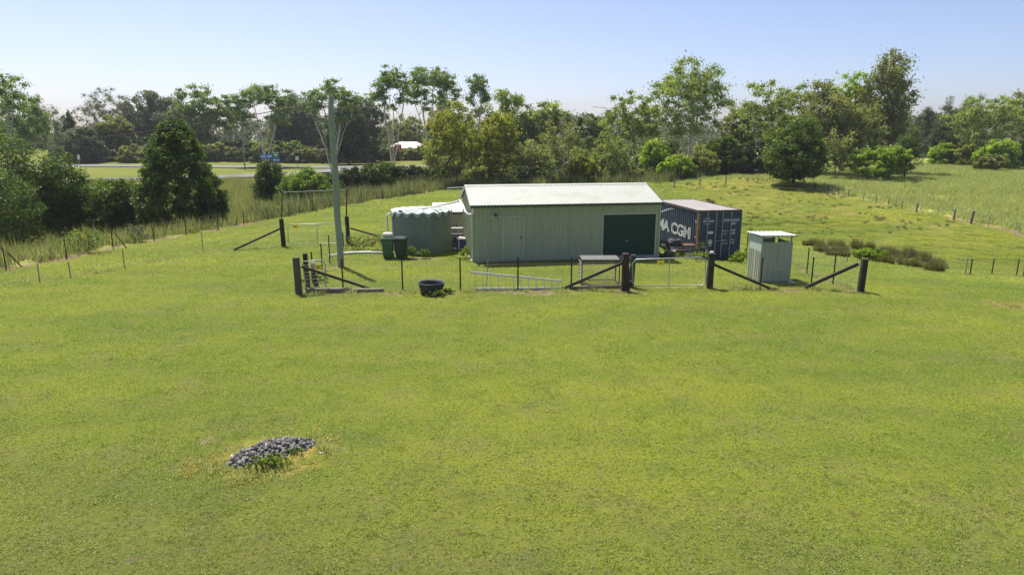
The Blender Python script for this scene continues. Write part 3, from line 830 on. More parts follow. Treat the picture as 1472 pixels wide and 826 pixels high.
crate('plastic_crate', (-2.93, 36.05, 0.243), (0.42, 0.3, 0.27), M['blue_plastic'], M['black'], 'dark blue tub on the bench shelf behind the tank', 'tub', 0.1)

# ================================================================ SHIPPING CONTAINER
c0 = at(1000.5, 368.5, 35.2)
CZ = at(1003, 302.6, 35.2)[2] - 2.59
cont = empty('shipping_container', (c0[0], 35.2, CZ), R(10.2), 'dark navy corrugated shipping container with white side lettering and rust streaked roof', 'container')
CW, CL, CH = 2.44, 6.06, 2.59
PER = 0.278
def corr(t):
    u = (t % PER) / PER
    if u < 0.25: return 0.0
    if u < 0.5: return 0.036 * (u - 0.25) / 0.25
    if u < 0.75: return 0.036
    return 0.036 * (1 - (u - 0.75) / 0.25)
breaks = [i * PER / 4 for i in range(int(CL / PER * 4) + 2)]
for xs, nd, nm in ((0.03, 1, 'side_wall'), (CW - 0.03, -1, 'side_wall')):
    mb = MB(); vs = []; ys = [t for t in breaks if 0.12 <= t <= CL - 0.12]
    for t in ys: vs += [(xs + nd * corr(t), t, 0.15), (xs + nd * corr(t), t, CH - 0.10)]
    mb.add(vs, [[2 * i, 2 * i + 1, 2 * i + 3, 2 * i + 2] for i in range(len(ys) - 1)])
    mb.build(nm, M['box_blue'], cont)
mb = MB(); vs = []; n = 58
for i in range(n + 1):
    t = 0.1 + (CL - 0.2) * i / n; o = 0.0 if i % 4 in (0, 1) else -0.02
    vs += [(0.06, t, CH - 0.02 + o), (CW - 0.06, t, CH - 0.02 + o)]
mb.add(vs, [[2 * i, 2 * i + 1, 2 * i + 3, 2 * i + 2] for i in range(n)]); mb.build('roof', M['box_roof'], cont)
MB().box(0.1, CW - 0.1, CL - 0.06, CL - 0.03, 0.15, CH - 0.1).build('end_wall', M['box_blue'], cont)
for xx in (0.0, CW - 0.07):
    MB().box(xx, xx + 0.07, 0.16, CL - 0.16, CH - 0.11, CH).build('top_rail', M['box_edge'], cont)
    MB().box(xx, xx + 0.07, 0.16, CL - 0.16, 0.0, 0.15).build('bottom_rail', M['box_edge'], cont)
for yy in (0.0, CL - 0.09):
    MB().box(0.16, CW - 0.16, yy, yy + 0.09, CH - 0.12, CH - 0.003).build('header', M['box_edge'], cont)
    MB().box(0.16, CW - 0.16, yy, yy + 0.09, 0.0, 0.14).build('sill', M['box_blue'], cont)
for xx in (0.0, CW - 0.12):
    for yy in (0.0, CL - 0.12):
        MB().box(xx, xx + 0.12, yy, yy + 0.12, 0.13, CH - 0.13).build('corner_post', M['corner_rust'] if (xx == 0 and yy == 0) else M['box_blue'], cont)
        for zz in (-0.004, CH - 0.115):
            x2 = xx if xx == 0 else CW - 0.17
            y2 = yy if yy == 0 else CL - 0.17
            MB().box(x2 - 0.004, x2 + 0.174, y2 - 0.004, y2 + 0.174, zz, zz + 0.122).build('corner_casting', M['box_edge'], cont, bevel=0.012)
# doors
for k, xa in enumerate((0.13, 1.225)):
    xb = xa + 1.085
    d = MB().box(xa, xb, 0.03, 0.075, 0.15, CH - 0.125)
    for zz in (0.15, 0.62, 1.12, 1.62, 2.12, CH - 0.215):                     # raised horizontal bands
        d.box(xa + 0.06, xb - 0.06, 0.008, 0.03, zz, zz + 0.085 if zz < 2.2 else CH - 0.125)
    d.box(xa, xa + 0.06, 0.008, 0.03, 0.15, CH - 0.125).box(xb - 0.06, xb, 0.008, 0.03, 0.15, CH - 0.125)
    dd = d.build('door', M['box_blue'], cont)
    for f in (0.36, 0.80) if k == 0 else (0.12, 0.56):
        xr = xa + f * 1.085
        rod = MB().tube([(xr, -0.028, 0.10), (xr, -0.028, CH - 0.08)], 0.019, 8).build('lock_rod', M['galv'], dd)
    for f in (0.36, 0.80) if k == 0 else (0.12, 0.56):
        xr = xa + f * 1.085
        MB().tube([(xr, -0.045, 0.98), (xr + 0.14, -0.055, 0.98), (xr + 0.24, -0.05, 1.02), (xr + 0.36, -0.05, 0.99)], 0.014, 6).build('handle', M['galv'], dd)
        for zz in (0.17, 0.55, 1.3, 2.0, CH - 0.2): MB().box(xr - 0.05, xr + 0.05, -0.035, 0.006, zz, zz + 0.05).build('bracket', M['galv_dull'], dd)
    hx = xa - 0.01 if k == 0 else xb - 0.03
    for zz in (0.35, 0.95, 1.55, 2.2):
        MB().box(hx, hx + 0.04, -0.006, 0.02, zz, zz + 0.12).build('hinge', M['box_edge'], dd)

def text_mesh(s, size, bold=0.0, align='LEFT', space=1.0):
    cu = bpy.data.curves.new('text', 'FONT'); cu.body = s; cu.size = size; cu.align_x = align; cu.offset = bold; cu.space_character = space; cu.resolution_u = 3
    o = bpy.data.objects.new('text', cu); COL.objects.link(o)
    dg = bpy.context.evaluated_depsgraph_get(); dg.update()
    me = bpy.data.meshes.new_from_object(o.evaluated_get(dg)); bpy.data.objects.remove(o); bpy.data.curves.remove(cu)
    me.materials.clear()
    return me
def flat_text(s, size, m, parent, org, right=(1, 0, 0), up=(0, 0, 1), name='lettering', bold=0.0, sx=1.0):
    me = text_mesh(s, size, bold); r = Vector(right); u = Vector(up); q = Vector(org)
    for v in me.vertices: v.co = q + r * (v.co.x * sx) + u * v.co.y
    return link(name, me, m, parent)
# side lettering painted over the ribs
def side_print(me, y_end, z0, sx, xs=0.028, name='side_lettering'):
    bm = bmesh.new(); bm.from_mesh(me)
    w = max(v.co.x for v in bm.verts) * sx
    for v in bm.verts: v.co = Vector((0, y_end + w - v.co.x * sx, z0 + v.co.y))
    for t in breaks:
        bmesh.ops.bisect_plane(bm, geom=bm.verts[:] + bm.edges[:] + bm.faces[:], plane_co=(0, t, 0), plane_no=(0, 1, 0))
    for v in bm.verts: v.co.x = xs + corr(v.co.y) - 0.003
    bm.to_mesh(me); bm.free()
    return link(name, me, M['white_worn'], cont)
side_print(text_mesh('CMA CGM', 0.86, 0.028, space=0.95), 0.95, 0.97, 1.40)
cu = []; nsw = 24                                          # swoosh above the letters
for i in range(nsw + 1):
    t = i / nsw; cu.append((t * 2.2, 0.42 * math.sin(t * 1.45) + 0.05 * t, 0.015 + 0.085 * math.sin(math.pi * min(1, 0.15 + t * 0.85))))
swv = []; swf = []
for (a, b, wd) in cu: swv += [(a, b - wd / 2, 0), (a, b + wd / 2, 0)]
for i in range(nsw): swf.append([2 * i, 2 * i + 2, 2 * i + 3, 2 * i + 1])
side_print(mesh_from('swoosh', swv, swf), 3.1, 1.88, 1.0, name='side_swoosh')
for i, (zz, hh) in enumerate(((1.9, 0.25), (1.58, 0.10), (1.1, 0.22), (0.6, 0.1))):
    side_print(text_mesh('ECMU', hh * 0.8, 0.004), 0.2, zz, 0.5, name='side_mark')
yf = 0.003
flat_text('CMA CGM', 0.13, M['white'], cont, (0.27, yf, 1.98), bold=0.004)
for (sy, ph) in ((2.10, 0.0), (1.90, math.pi)):
    vs = []; 
    for i in range(13):
        t = i / 12; a = 0.3 + t * 0.42; b = sy + 0.05 * math.sin(t * math.pi) * (1 if ph == 0 else -1); vs += [(a, yf, b), (a, yf, b + 0.03 * math.sin(math.pi * t) + 0.004)]
    link('logo_swoosh', mesh_from('logo_swoosh', vs, [[2 * i, 2 * i + 2, 2 * i + 3, 2 * i + 1] for i in range(12)]), M['white'], cont)
def disc(cx, cz, rx, rz, m, name):
    vs = [(cx + rx * math.cos(2 * math.pi * k / 20), yf, cz + rz * math.sin(2 * math.pi * k / 20)) for k in range(20)]
    link(name, mesh_from(name, vs, [list(range(20))]), m, cont)
disc(0.735, 1.425, 0.17, 0.075, M['white'], 'oval_plate')
disc(0.735, 0.91, 0.12, 0.17, M['white'], 'round_sticker')
MB().box(0.26, 0.49, 0.002, 0.005, 0.78, 1.05).build('square_sticker', M['sticker'], cont)
flat_text('ECMU', 0.17, M['white'], cont, (1.45, yf, 2.0), bold=0.004, sx=0.9)
flat_text('210518 8', 0.17, M['white'], cont, (1.85, yf, 2.0), bold=0.004, sx=0.72)
flat_text('22G1', 0.17, M['white'], cont, (1.86, yf, 1.83), bold=0.004, sx=0.8)
for zz, a, b in ((1.47, 'MAX. GR.', '30.480'), (1.31, 'KG LB', '67.200'), (0.97, 'TARE', '2.230'), (0.81, 'CU. CAP', '33.2 M')):
    flat_text(a, 0.09, M['white'], cont, (1.39, yf, zz), bold=0.002); flat_text(b, 0.15, M['white'], cont, (1.82, yf, zz), bold=0.003, sx=0.7)

# timber bearers under the container
for k, yy in enumerate((0.15, 2.9, 5.7)):
    q = cont.matrix_basis @ Vector((1.22, yy + 0.1, 0))
    bt = MB().box(-1.35, 1.35, -0.09, 0.09, -0.45, -0.006).build('timber_bearer', M['wood_grey'])
    bt.location = q; bt.rotation_euler = (0, 0, R(10.2))
    tag(bt, ['grey timber bearer under the door end of the shipping container', 'grey timber bearer under the middle of the shipping container', 'grey timber bearer under the closed end of the shipping container'][k], 'timber')

# ================================================================ OUTHOUSE
oh0 = ground(1090.8, 405.6)
oh = empty('outhouse', (oh0[0], oh0[1], oh0[2] - 0.02), R(2.5), 'pale green ribbed metal outhouse with flat grey roof and open top', 'outhouse')
OW, OD = 1.28, 1.32
for k in range(2):
    ribbed(OW / 2, (k * OW / 2, 0, 0.03), (1, 0, 0), (0, 0, 1.64 + 0.01 * k), (0, -1, 0), 0.128, 0.022, 0.02).build('front_sheet', M['out_wall'], oh, solid=0.004)
for k in range(2):
    ribbed(OD / 2, (-0.012, k * OD / 2, 0.03), (0, 1, 0), (0, 0, 1.25), (-1, 0, 0), 0.19, 0.03, 0.022).build('side_sheet', M['out_wall'], oh, solid=0.004)
MB().box(0.0, 0.02, 0.02, OD - 0.02, 0.9, 1.86).build('upper_panel', M['out_panel'], oh)
MB().box(0.42, 0.5, OD - 0.04, OD, 0.03, 1.86).box(0.03, 0.42, OD - 0.03, OD - 0.005, 0.03, 1.86).box(0.5, 1.1, OD - 0.03, OD - 0.005, 0.03, 1.66).box(0.95, 1.1, OD - 0.03, OD - 0.005, 1.66, 1.86).build('back_wall', M['out_wall'], oh)
ribbed(0.9, (OW - 0.02, 0.4, 0.03), (0, 1, 0), (0, 0, 1.60), (1, 0, 0), 0.19).build('side_sheet', M['out_wall'], oh, solid=0.004)
for (xx, yy, hh) in ((0.03, 0.04, 1.92), (OW - 0.07, 0.04, 1.93), (0.03, OD - 0.09, 1.87), (OW - 0.07, OD - 0.09, 1.88)):
    MB().box(xx, xx + 0.045, yy, yy + 0.045, 0, hh).build('post', M['galv_dull'], oh)
ribbed(OW + 0.22, (-0.10, -0.12, 1.955), (1, 0, 0), (0, OD + 0.3, -0.06), (0, 0, 1), 0.19, 0.03, 0.02).build('roof', M['out_roof'], oh, solid=0.006)
MB().box(-0.1, OW + 0.12, -0.125, -0.10, 1.90, 1.95).build('roof_edge', M['out_wall'], oh)
MB().box(0.15, OW - 0.1, 0.1, OD - 0.1, 0.0, 0.12).build('floor', M['concrete'], oh)
MB().tube([(OW - 0.08, -0.06, 0.10), (OW + 0.12, -0.22, 0.02)], 0.03, 8).build('drain_pipe', M['pvc'], oh)
MB().lathe([(0.17, 0.12), (0.15, 0.4), (0.19, 0.46), (0.19, 0.5), (0.0, 0.5)], 18, (0.62, 0.95, 0)).build('toilet', M['white'], oh)

# ================================================================ POWER POLE AND WIRE
pb = ground(490, 383); ptop = at(474.5, 138, pb[1] - 0.1)
pole = empty('power_pole', pb, 0, 'leaning grey green timber power pole standing in the yard', 'pole')
n = 14
MB().tube([pb + (ptop - pb) * (i / n) - np.array([0, 0, 0.3 if i == 0 else 0]) + np.array([0.015 * math.sin(i), 0, 0]) for i in range(n + 1)], [0.15 - 0.028 * i / n for i in range(n + 1)], 14).build('shaft', M['pole'], pole, world=True, smooth=True)
hk = pb + (ptop - pb) * 0.955
MB().tube([hk + np.array([-0.12, 0, 0]), hk + np.array([-0.35, 0.0, 0.0]), hk + np.array([-0.42, 0, 0.06])], 0.02, 6).build('hook', M['galv_dull'], pole, world=True)
MB().lathe([(0.02, 0), (0.05, 0.02), (0.035, 0.05), (0.05, 0.08), (0.02, 0.11)], 10, tuple(hk + np.array([-0.44, 0, 0.03]))).build('insulator', M['pvc'], pole, world=True)
for f, s in ((0.42, 1), (0.38, 1), (0.55, 1), (0.9, -1)):
    q = pb + (ptop - pb) * f
    MB().tube([q + np.array([s * 0.10, -0.02, 0]), q + np.array([s * 0.24, -0.05, 0.0])], 0.012, 6).build('bolt', M['galv_dull'], pole, world=True)
w0 = hk + np.array([-0.45, 0, 0.06]); w1 = at(-160, 226, 33.0)
wp = []
for i in range(41):
    t = i / 40; q = w0 + (w1 - w0) * t; q = q - np.array([0, 0, 0.9 * 4 * t * (1 - t) * 0.35]); wp.append(q)
wire = empty('power_line', w0, 0, 'dark overhead wire hanging from the power pole', 'wire')
MB().tube(wp, 0.017, 5).build('cable', M['black'], wire, world=True)
pb2 = np.array([w1[0] - 0.1, w1[1], float(hgt(w1[0] - 0.1, w1[1]))])
pole2 = empty('power_pole', pb2, 0, 'shorter timber pole holding the far end of the wire', 'pole')
MB().tube([pb2 - np.array([0, 0, 0.3]), pb2 + np.array([0, 0, (w1[2] - pb2[2]) + 0.4])], [0.14, 0.11], 12).build('shaft', M['pole'], pole2, world=True)

# ================================================================ FENCES AND GATES
def post_height(px, top, base, dz=0):
    g = ground(px, base); return g, max(0.4, at(px, top, g[1])[2] - g[2])
def square_post(mb, g, h, w, lean=(0, 0), taper=0.94, bury=0.3):
    mb.bar((g[0], g[1], g[2] - bury), (g[0] + lean[0], g[1] + lean[1], g[2] + h), w, w, up=(0, 1, 0), taper=taper); return mb
def picket(mb, g, h, r=0.018, bury=0.25):
    z0, z1 = g[2] - bury, g[2] + h
    for a in (90, 210, 330):
        d = Vector((math.cos(R(a)), math.sin(R(a)), 0)) * r * 1.7
        mb.bar((g[0] + d.x / 2, g[1] + d.y / 2, z0), (g[0] + d.x / 2, g[1] + d.y / 2, z1), 0.008, r * 1.7, up=(d.x, d.y, 0))
    return mb
def wires(parent, pts, heights, r=0.0032, m='galv_dull', stay=0, hmax=1.0):
    for h in heights:
        P = [np.array([p[0], p[1], p[2] + h]) for p in pts]
        Q = []
        for a, b in zip(P[:-1], P[1:]):
            Q += [a, (a + b) / 2 - np.array([0, 0, 0.012])]
        MB().tube(Q + [P[-1]], r, 4, cap=False).build('wire', M[m], parent, world=True)
    if stay:
        mb = MB()
        for a, b in zip(pts[:-1], pts[1:]):
            n = max(1, int(math.hypot(b[0] - a[0], b[1] - a[1]) / stay))
            for k in range(1, n):
                q = a + (b - a) * k / n
                mb.tube([q + np.array([0, 0, heights[0]]), q + np.array([0, 0, hmax])], r * 0.8, 3, cap=False)
        if mb.v: mb.build('wire_mesh', M[m], parent, world=True)
def fence(label, posts, heights, stay=0.0, group=None, r=0.0032, wire_pts=None, mat_picket='black'):
    """posts: (px, top_py, base_py, kind)"""
    gs_ = [post_height(a, t, b) for (a, t, b, k) in posts]
    f = empty('fence', gs_[0][0], 0, label, 'fence', group)
    for (a, t, b, k), (g, h) in zip(posts, gs_):
        if k == 'skip': continue
        mb = MB()
        if k == 'picket': picket(mb, g, h).build('picket', M[mat_picket], f, world=True)
        elif k == 'thin': mb.tube([g - np.array([0, 0, .2]), g + np.array([0.01, 0, h])], 0.022, 6).build('post', M['galv_dull'], f, world=True)
        elif k == 'white': square_post(mb, g, h, 0.10).build('post', M['wood_rail'], f, world=True)
        else:
            w, mt, lean = k
            square_post(mb, g, h, w, lean).build('strainer_post', M[mt], f, world=True, bevel=0.012)
    wires(f, [g for g, h in gs_] if wire_pts is None else wire_pts, heights, r, stay=stay, hmax=heights[-1])
    return f, gs_
def brace(f, p, q, w=0.11, m='wood_dark', name='brace'):
    MB().bar(p, q, w, w * 0.9).build(name, M[m], f, world=True, bevel=0.01)
HM = (0.05, 0.2, 0.36, 0.55, 0.78, 1.0)
# front fence, left run
fA, gA = fence('yard fence front with weathered grey corner post, ladder leaning on its pickets',
    [(430, 370, 422, (0.22, 'wood_grey', (-0.03, 0.02))), (493.5, 372, 417, 'picket'), (579, 372, 416.5, 'picket'), (662, 370, 417, 'picket'), (744.5, 370, 416, 'picket'), (821, 370, 415, 'picket'), (897.5, 364, 417, (0.24, 'wood_red', (0.0, 0.0)))],
    HM, stay=0.3)
for (px, top, base) in ((699, 372, 414),):
    g, h = post_height(px, top, base); MB().tube([g - np.array([0, 0, .2]), g + np.array([0.07, 0.02, h])], 0.018, 6).build('post', M['galv_dull'], fA, world=True)
# rough second half of the split post
g = gA[-1][0]
mb = MB()
for dx, dy, w, hh in ((0.10, -0.05, 0.13, 1.12), (-0.09, -0.08, 0.10, 1.2), (0.02, -0.11, 0.09, 1.32)):
    mb.bar((g[0] + dx + 0.05, g[1] + dy, g[2] - 0.3), (g[0] + dx - 0.02, g[1] + dy, g[2] + hh), w, w, up=(0, 1, 0), taper=0.7)
mb.build('split_slab', M['wood_red'], fA, world=True)
g2, h2 = post_height(906, 366, 413); square_post(MB(), g2, h2, 0.2, (0.08, 0)).build('strainer_post', M['bin_b'], fA, world=True, bevel=0.015)
gl = gA[0][0]; e1 = ground(532, 416)
brace(fA, at(433, 383, gl[1] - 0.02), e1 + np.array([0, 0, 0.03]), 0.10)
e2 = ground(810, 415)
brace(fA, at(897, 377, g[1] - 0.05), e2 + np.array([0, 0, 0.02]), 0.11)
brace(fA, ground(440, 420) + np.array([0, 0, 0.09]), ground(506, 419) + np.array([0, 0, 0.07]), 0.15, 'wood_rail', 'bottom_rail')
brace(fA, ground(506, 419.5) + np.array([0, 0, 0.05]), ground(552, 418.5) + np.array([0, 0, 0.05]), 0.15, 'wood_rail', 'bottom_rail')
brace(fA, ground(808, 415) + np.array([0, 0, 0.06]), ground(897, 413.5) + np.array([0, 0, 0.07]), 0.10, 'wood_rail', 'bottom_rail')
# front fence, right run
fB, gB = fence('yard fence front between farm gate and end post, outhouse behind it',
    [(1019, 366, 414, (0.23, 'wood_dark', (0.03, 0))), (1092.5, 370, 415, 'picket'), (1165.5, 369.5, 412, 'picket'), (1236.5, 372, 419, (0.21, 'wood_dark', (0.04, 0)))], HM, stay=0.3)
gt, gh = gB[0]
MB().box(gt[0] - 0.02 - 0.1, gt[0] + 0.16, gt[1] - 0.13, gt[1] + 0.13, gt[2] + gh, gt[2] + gh + 0.06).build('post_cap', M['black'], fB, world=True, bevel=0.01)
MB().box(gt[0] - 0.03, gt[0] + 0.08, gt[1] - 0.06, gt[1] + 0.06, gt[2] + gh + 0.06, gt[2] + gh + 0.13).build('insulator', M['white'], fB, world=True, bevel=0.01)
brace(fB, at(1026, 380, gt[1] - 0.02), ground(1107, 415.5) + np.array([0, 0, 0.03]), 0.11)
ge = gB[-1][0]
brace(fB, at(1234, 379, ge[1] - 0.02), ground(1157, 414.5) + np.array([0, 0, 0.03]), 0.13)
# side fences
fC, gC = fence('yard side fence of dark pickets beside the power pole',
    [(443, 364, 416, (0.16, 'wood_dark', (-0.03, 0))), (450.5, 362, 408, 'picket'), (463.5, 350, 388, 'picket'), (474.6, 338, 379, 'picket'), (494, 334, 356.5, 'picket'), (501, 311, 351, (0.2, 'wood_dark', (-0.02, 0)))], HM, stay=0.35)
g, h = post_height(457, 385, 411); square_post(MB(), g, h, 0.15, (-0.22, 0.1)).build('strut', M['wood_dark'], fC, world=True, bevel=0.01)
g5 = gC[-1][0]
mq = at(498.5, 271, g5[1]); MB().tube([g5 + np.array([-0.05, 0, 1.3]), mq], 0.035, 8).build('tall_post', M['wood_dark'], fC, world=True)
brace(fC, at(504, 328, g5[1]), at(548, 340.5, g5[1] - 0.6), 0.09)
fD, gD = fence('yard side fence running behind the outhouse to the container',
    [(1237, 372, 418.5, 'skip'), (1197, 365, 408, 'picket'), (1159.5, 356, 393.5, 'picket'), (1130, 345, 378, 'picket'), (1073, 331, 366, 'picket')], HM, stay=0.35)
# farm gate left and fence beyond it
fE, gE = fence('thin wire fence of grey posts across the mown grass to the left gate',
    [(-70, 395, 418, 'thin'), (57, 379, 404, 'thin'), (101, 376, 398, 'thin'), (179, 358, 384.5, 'thin'), (292, 334, 361, 'thin'), (408, 314.5, 354, (0.2, 'wood_dark', (-0.03, 0)))], (0.1, 0.3, 0.5, 0.72), stay=0.5)
g6 = gE[-1][0]
brace(fE, at(404, 328, g6[1]), ground(336, 360) + np.array([0, 0, 0.03]), 0.10)
mq2 = at(406, 275, g6[1]); MB().tube([g6 + np.array([-0.04, 0, 1.3]), mq2], 0.03, 8).build('tall_post', M['wood_grey'], fE, world=True)
MB().tube([mq2 - np.array([0, 0, .05]), mq - np.array([0, 0, .05])], 0.008, 4).build('top_wire', M['galv'], fE, world=True)
# boundary fence on the left against the weeds
fF, gF = fence('dark boundary fence along the tall weeds and scrub',
    [(-90, 368, 405, 'picket'), (9, 355, 387, 'picket'), (96, 343, 371, 'picket'), (163, 331, 356.5, 'picket'), (222, 326, 346, 'picket'), (268, 318, 338, 'picket'), (314, 309, 330, 'picket'), (351, 304, 323, 'picket'), (385, 299, 316.5, 'picket'), (416, 293, 311, 'picket'), (450, 287, 304, 'picket')] +
    [(px, 291 - (px - 520) * 0.154 - 13, 291 - (px - 520) * 0.154, 'picket') for px in (485, 520, 550, 580, 610, 640)], (0.15, 0.4, 0.7, 0.95))
brace(fF, at(10, 362, gF[1][0][1]), ground(31, 384) + np.array([0, 0, 0.02]), 0.05, 'black')
brace(fF, at(165, 335, gF[3][0][1]), ground(182, 357) + np.array([0, 0, 0.02]), 0.05, 'black')
# crest fence on the right
fG, gG = fence('wire fence of short posts along the bank edge of the meadow',
    [(1155, 257, 267, 'white'), (1172, 262, 272, 'picket'), (1190, 265, 277, 'picket'), (1205, 268.5, 281, 'picket'), (1219, 272, 284, 'picket'), (1241, 276, 288, 'picket'), (1259, 281, 291.5, 'picket'), (1277, 285, 295, 'picket'), (1296, 289, 300, 'picket'), (1317, 292, 306, 'white'), (1347, 297, 312, 'thin'), (1371, 301, 316, 'white'), (1395, 303, 321, (0.13, 'wood_grey', (0.12, 0))), (1420, 310, 326, 'thin'), (1460, 318, 335, 'thin'), (1510, 330, 347, 'thin')], (0.15, 0.45, 0.75, 0.95))
# far yard fence by the rushes
fH, gH = fence('wire fence of pickets passing in front of the rushes',
    [(1130, 345, 377.5, 'skip'), (1217, 351, 378, 'thin'), (1303, 358, 381.5, 'thin'), (1387, 370, 396, 'thin'), (1394, 372, 396.5, 'picket'), (1425, 372, 397, 'picket'), (1461, 372, 396, 'picket'), (1471, 371, 397, 'picket'), (1520, 374, 400, 'picket')], (0.1, 0.3, 0.55, 0.8))
# back fence at foot of the trees
fI, gI = fence('low timber post fence at the foot of the gum trees',
    [(969, 259, 270, 'white'), (1006, 257, 268, 'white'), (1043, 253, 265.5, 'white'), (1075, 253, 262.5, 'thin'), (1110, 252, 262.5, 'thin'), (1150, 256, 266, 'skip')], (0.2, 0.5, 0.85))

def gate(label, tl, tr, bl, br, Y0, Y1, mids=(0.5,), mesh=0.11):
    A = at(*tl, Y0); B = at(*tr, Y1); C = at(*bl, Y0); D = at(*br, Y1)
    g = empty('farm_gate', (C[0], C[1], float(hgt(C[0], C[1]))), 0, label, 'gate')
    def mixp(p, q, t): return p + (q - p) * t
    cr = 0.06
    loop = []
    for (p, q, s) in ((C, A, D), (A, B, C), (B, D, A), (D, C, B)):
        loop += [mixp(p, q, 0.12 if p is C or p is B else 0.05), mixp(p, q, 0.88 if p is C or p is B else 0.95)]
    MB().tube(loop, 0.021, 8, closed=True).build('frame', M['galv'], g, world=True, smooth=True)
    for t in mids:
        MB().tube([mixp(A, B, t), mixp(C, D, t)], 0.018, 8).build('upright', M['galv'], g, world=True)
    mb = MB(); L = float(np.linalg.norm(B - A)); H = float(np.linalg.norm(A - C))
    for k in range(1, int(L / mesh)): mb.tube([mixp(A, B, k * mesh / L), mixp(C, D, k * mesh / L)], 0.0024, 3, cap=False)
    for k in range(1, 8): mb.tube([mixp(C, A, k / 8), mixp(D, B, k / 8)], 0.0024, 3, cap=False)
    mb.build('mesh_infill', M['galv_dull'], g, world=True)
    for t in (0.2, 0.8):
        q = mixp(C, A, t); MB().tube([q + np.array([-0.12, 0, 0]), q], 0.016, 6).build('hinge', M['galv_dull'], g, world=True)
    return g
Yf = gB[0][0][1]
gate('silver tubular farm gate beside the split timber post', (909.5, 373), (1014, 369.5), (909, 411.5), (1014.5, 409.5), Yf - 0.15, Yf - 0.05)
gate('small silver walk gate behind the weathered grey corner post', (434, 376), (467, 373.5), (441, 417.5), (469, 415), gl[1] + 0.22, gl[1] + 0.45, mids=())
gate('grey tubular farm gate across the mown strip with tall posts either side', (413.5, 322.5), (497, 320.5), (415, 351.5), (497, 349), g6[1] - 0.1, g5[1] - 0.1)

def warn(px, py, Y, label, w=0.27, h=0.17):
    c = at(px, py, Y)
    s = empty('warning_sign', c, 0, label, 'sign', 'yellow warning signs on gates and fences')
    MB().box(-w / 2, w / 2, -0.004, 0.004, -h / 2, h / 2).box(-w / 2, -w * 0.3, -0.004, 0.004, h / 2, h / 2 + 0.03).box(w * 0.3, w / 2, -0.004, 0.004, h / 2, h / 2 + 0.03).build('plate', M['yellow'], s)
    MB().add([(-0.07, -0.006, -0.03), (0.0, -0.006, 0.02), (0.015, -0.006, -0.005), (0.075, -0.006, 0.03), (0.01, -0.006, -0.04), (-0.005, -0.006, -0.01)], [[0, 5, 2, 1], [5, 4, 3, 2]]).build('lightning_mark', M['ink'], s)
    for q in (-1, 1): MB().tube([(q * w * 0.35, 0, 0), (q * w * 0.35, 0.05, 0)], 0.006, 5).build('tie', M['galv_dull'], s)
warn(949.5, 378, Yf - 0.19, 'yellow warning sign on the silver farm gate')
warn(457.5, 383.5, gl[1] + 0.33, 'yellow warning sign on the small walk gate')
warn(424, 325.8, g6[1] - 0.16, 'yellow warning sign on the gate between tall posts', 0.30, 0.17)
warn(121, 340.5, gF[2][0][1] + 0.05, 'yellow warning sign among the weeds on the dark boundary fence', 0.2, 0.15)
warn(399, 297.5, gF[8][0][1] + 0.3, 'small lime yellow tag on the boundary fence near tall posts', 0.22, 0.16)
warn(436, 403.5, gl[1] + 0.18, 'small orange yellow tag low on the walk gate hinge', 0.12, 0.14)
el = at(449, 380.5, gC[1][0][1] - 0.3)
eb = empty('energiser_box', el, 0, 'small grey box on the side fence by the walk gate', 'box')
MB().box(-0.07, 0.07, -0.05, 0.05, -0.1, 0.1).build('case', M['galv'], eb, bevel=0.015)
MB().box(-0.05, 0.05, 0.05, 0.2, -0.02, 0.02).build('bracket', M['galv_dull'], eb)

# ================================================================ TUB, LADDER, CAGE, TYRE, CART
tg = ground(618.5, 425)
tub = empty('feed_tub', (tg[0], tg[1] + 0.42, tg[2]), 0.1, 'black round rubber feed tub on the lawn by the fence', 'tub')
MB().lathe([(0.0, 0.01), (0.38, 0.0), (0.41, 0.02), (0.47, 0.36), (0.50, 0.40), (0.515, 0.42), (0.50, 0.44), (0.46, 0.42), (0.43, 0.34), (0.385, 0.06), (0.0, 0.05)], 36, cap=False).build('bowl', M['rubber'], tub, smooth=True)
MB().lathe([(0.455, 0.26), (0.475, 0.27), (0.478, 0.29), (0.46, 0.30)], 36, cap=False).build('band', M['rubber'], tub)
for a in (0.4, 2.7, 4.3, 5.4):
    c, s = math.cos(a), math.sin(a)
    MB().bar((0.49 * c, 0.49 * s, 0.40), (0.44 * c, 0.44 * s, 0.18), 0.14, 0.05, up=(c, s, 0)).build('handle', M['rubber'], tub, bevel=0.01)

la, lb = ground(677, 416.5), ground(808, 415.5)
lt, lu = at(676, 391, la[1] + 0.12), at(808, 404, lb[1] + 0.12)
ld = empty('ladder', la, 0, 'aluminium ladder lying on its edge along the front fence', 'ladder')
la2, lb2 = la + np.array([0, 0.05, 0.03]), lb + np.array([0, 0.05, 0.03])
for (p_, q_) in ((la2, lb2), (lt, lu)):
    MB().bar(p_, q_, 0.05, 0.075).build('rail', M['alu'], ld, world=True, bevel=0.006)
for k in range(12):
    t = (k + 0.6) / 12
    MB().tube([la2 + (lb2 - la2) * t, lt + (lu - lt) * t], 0.017, 8).build('rung', M['alu'], ld, world=True)

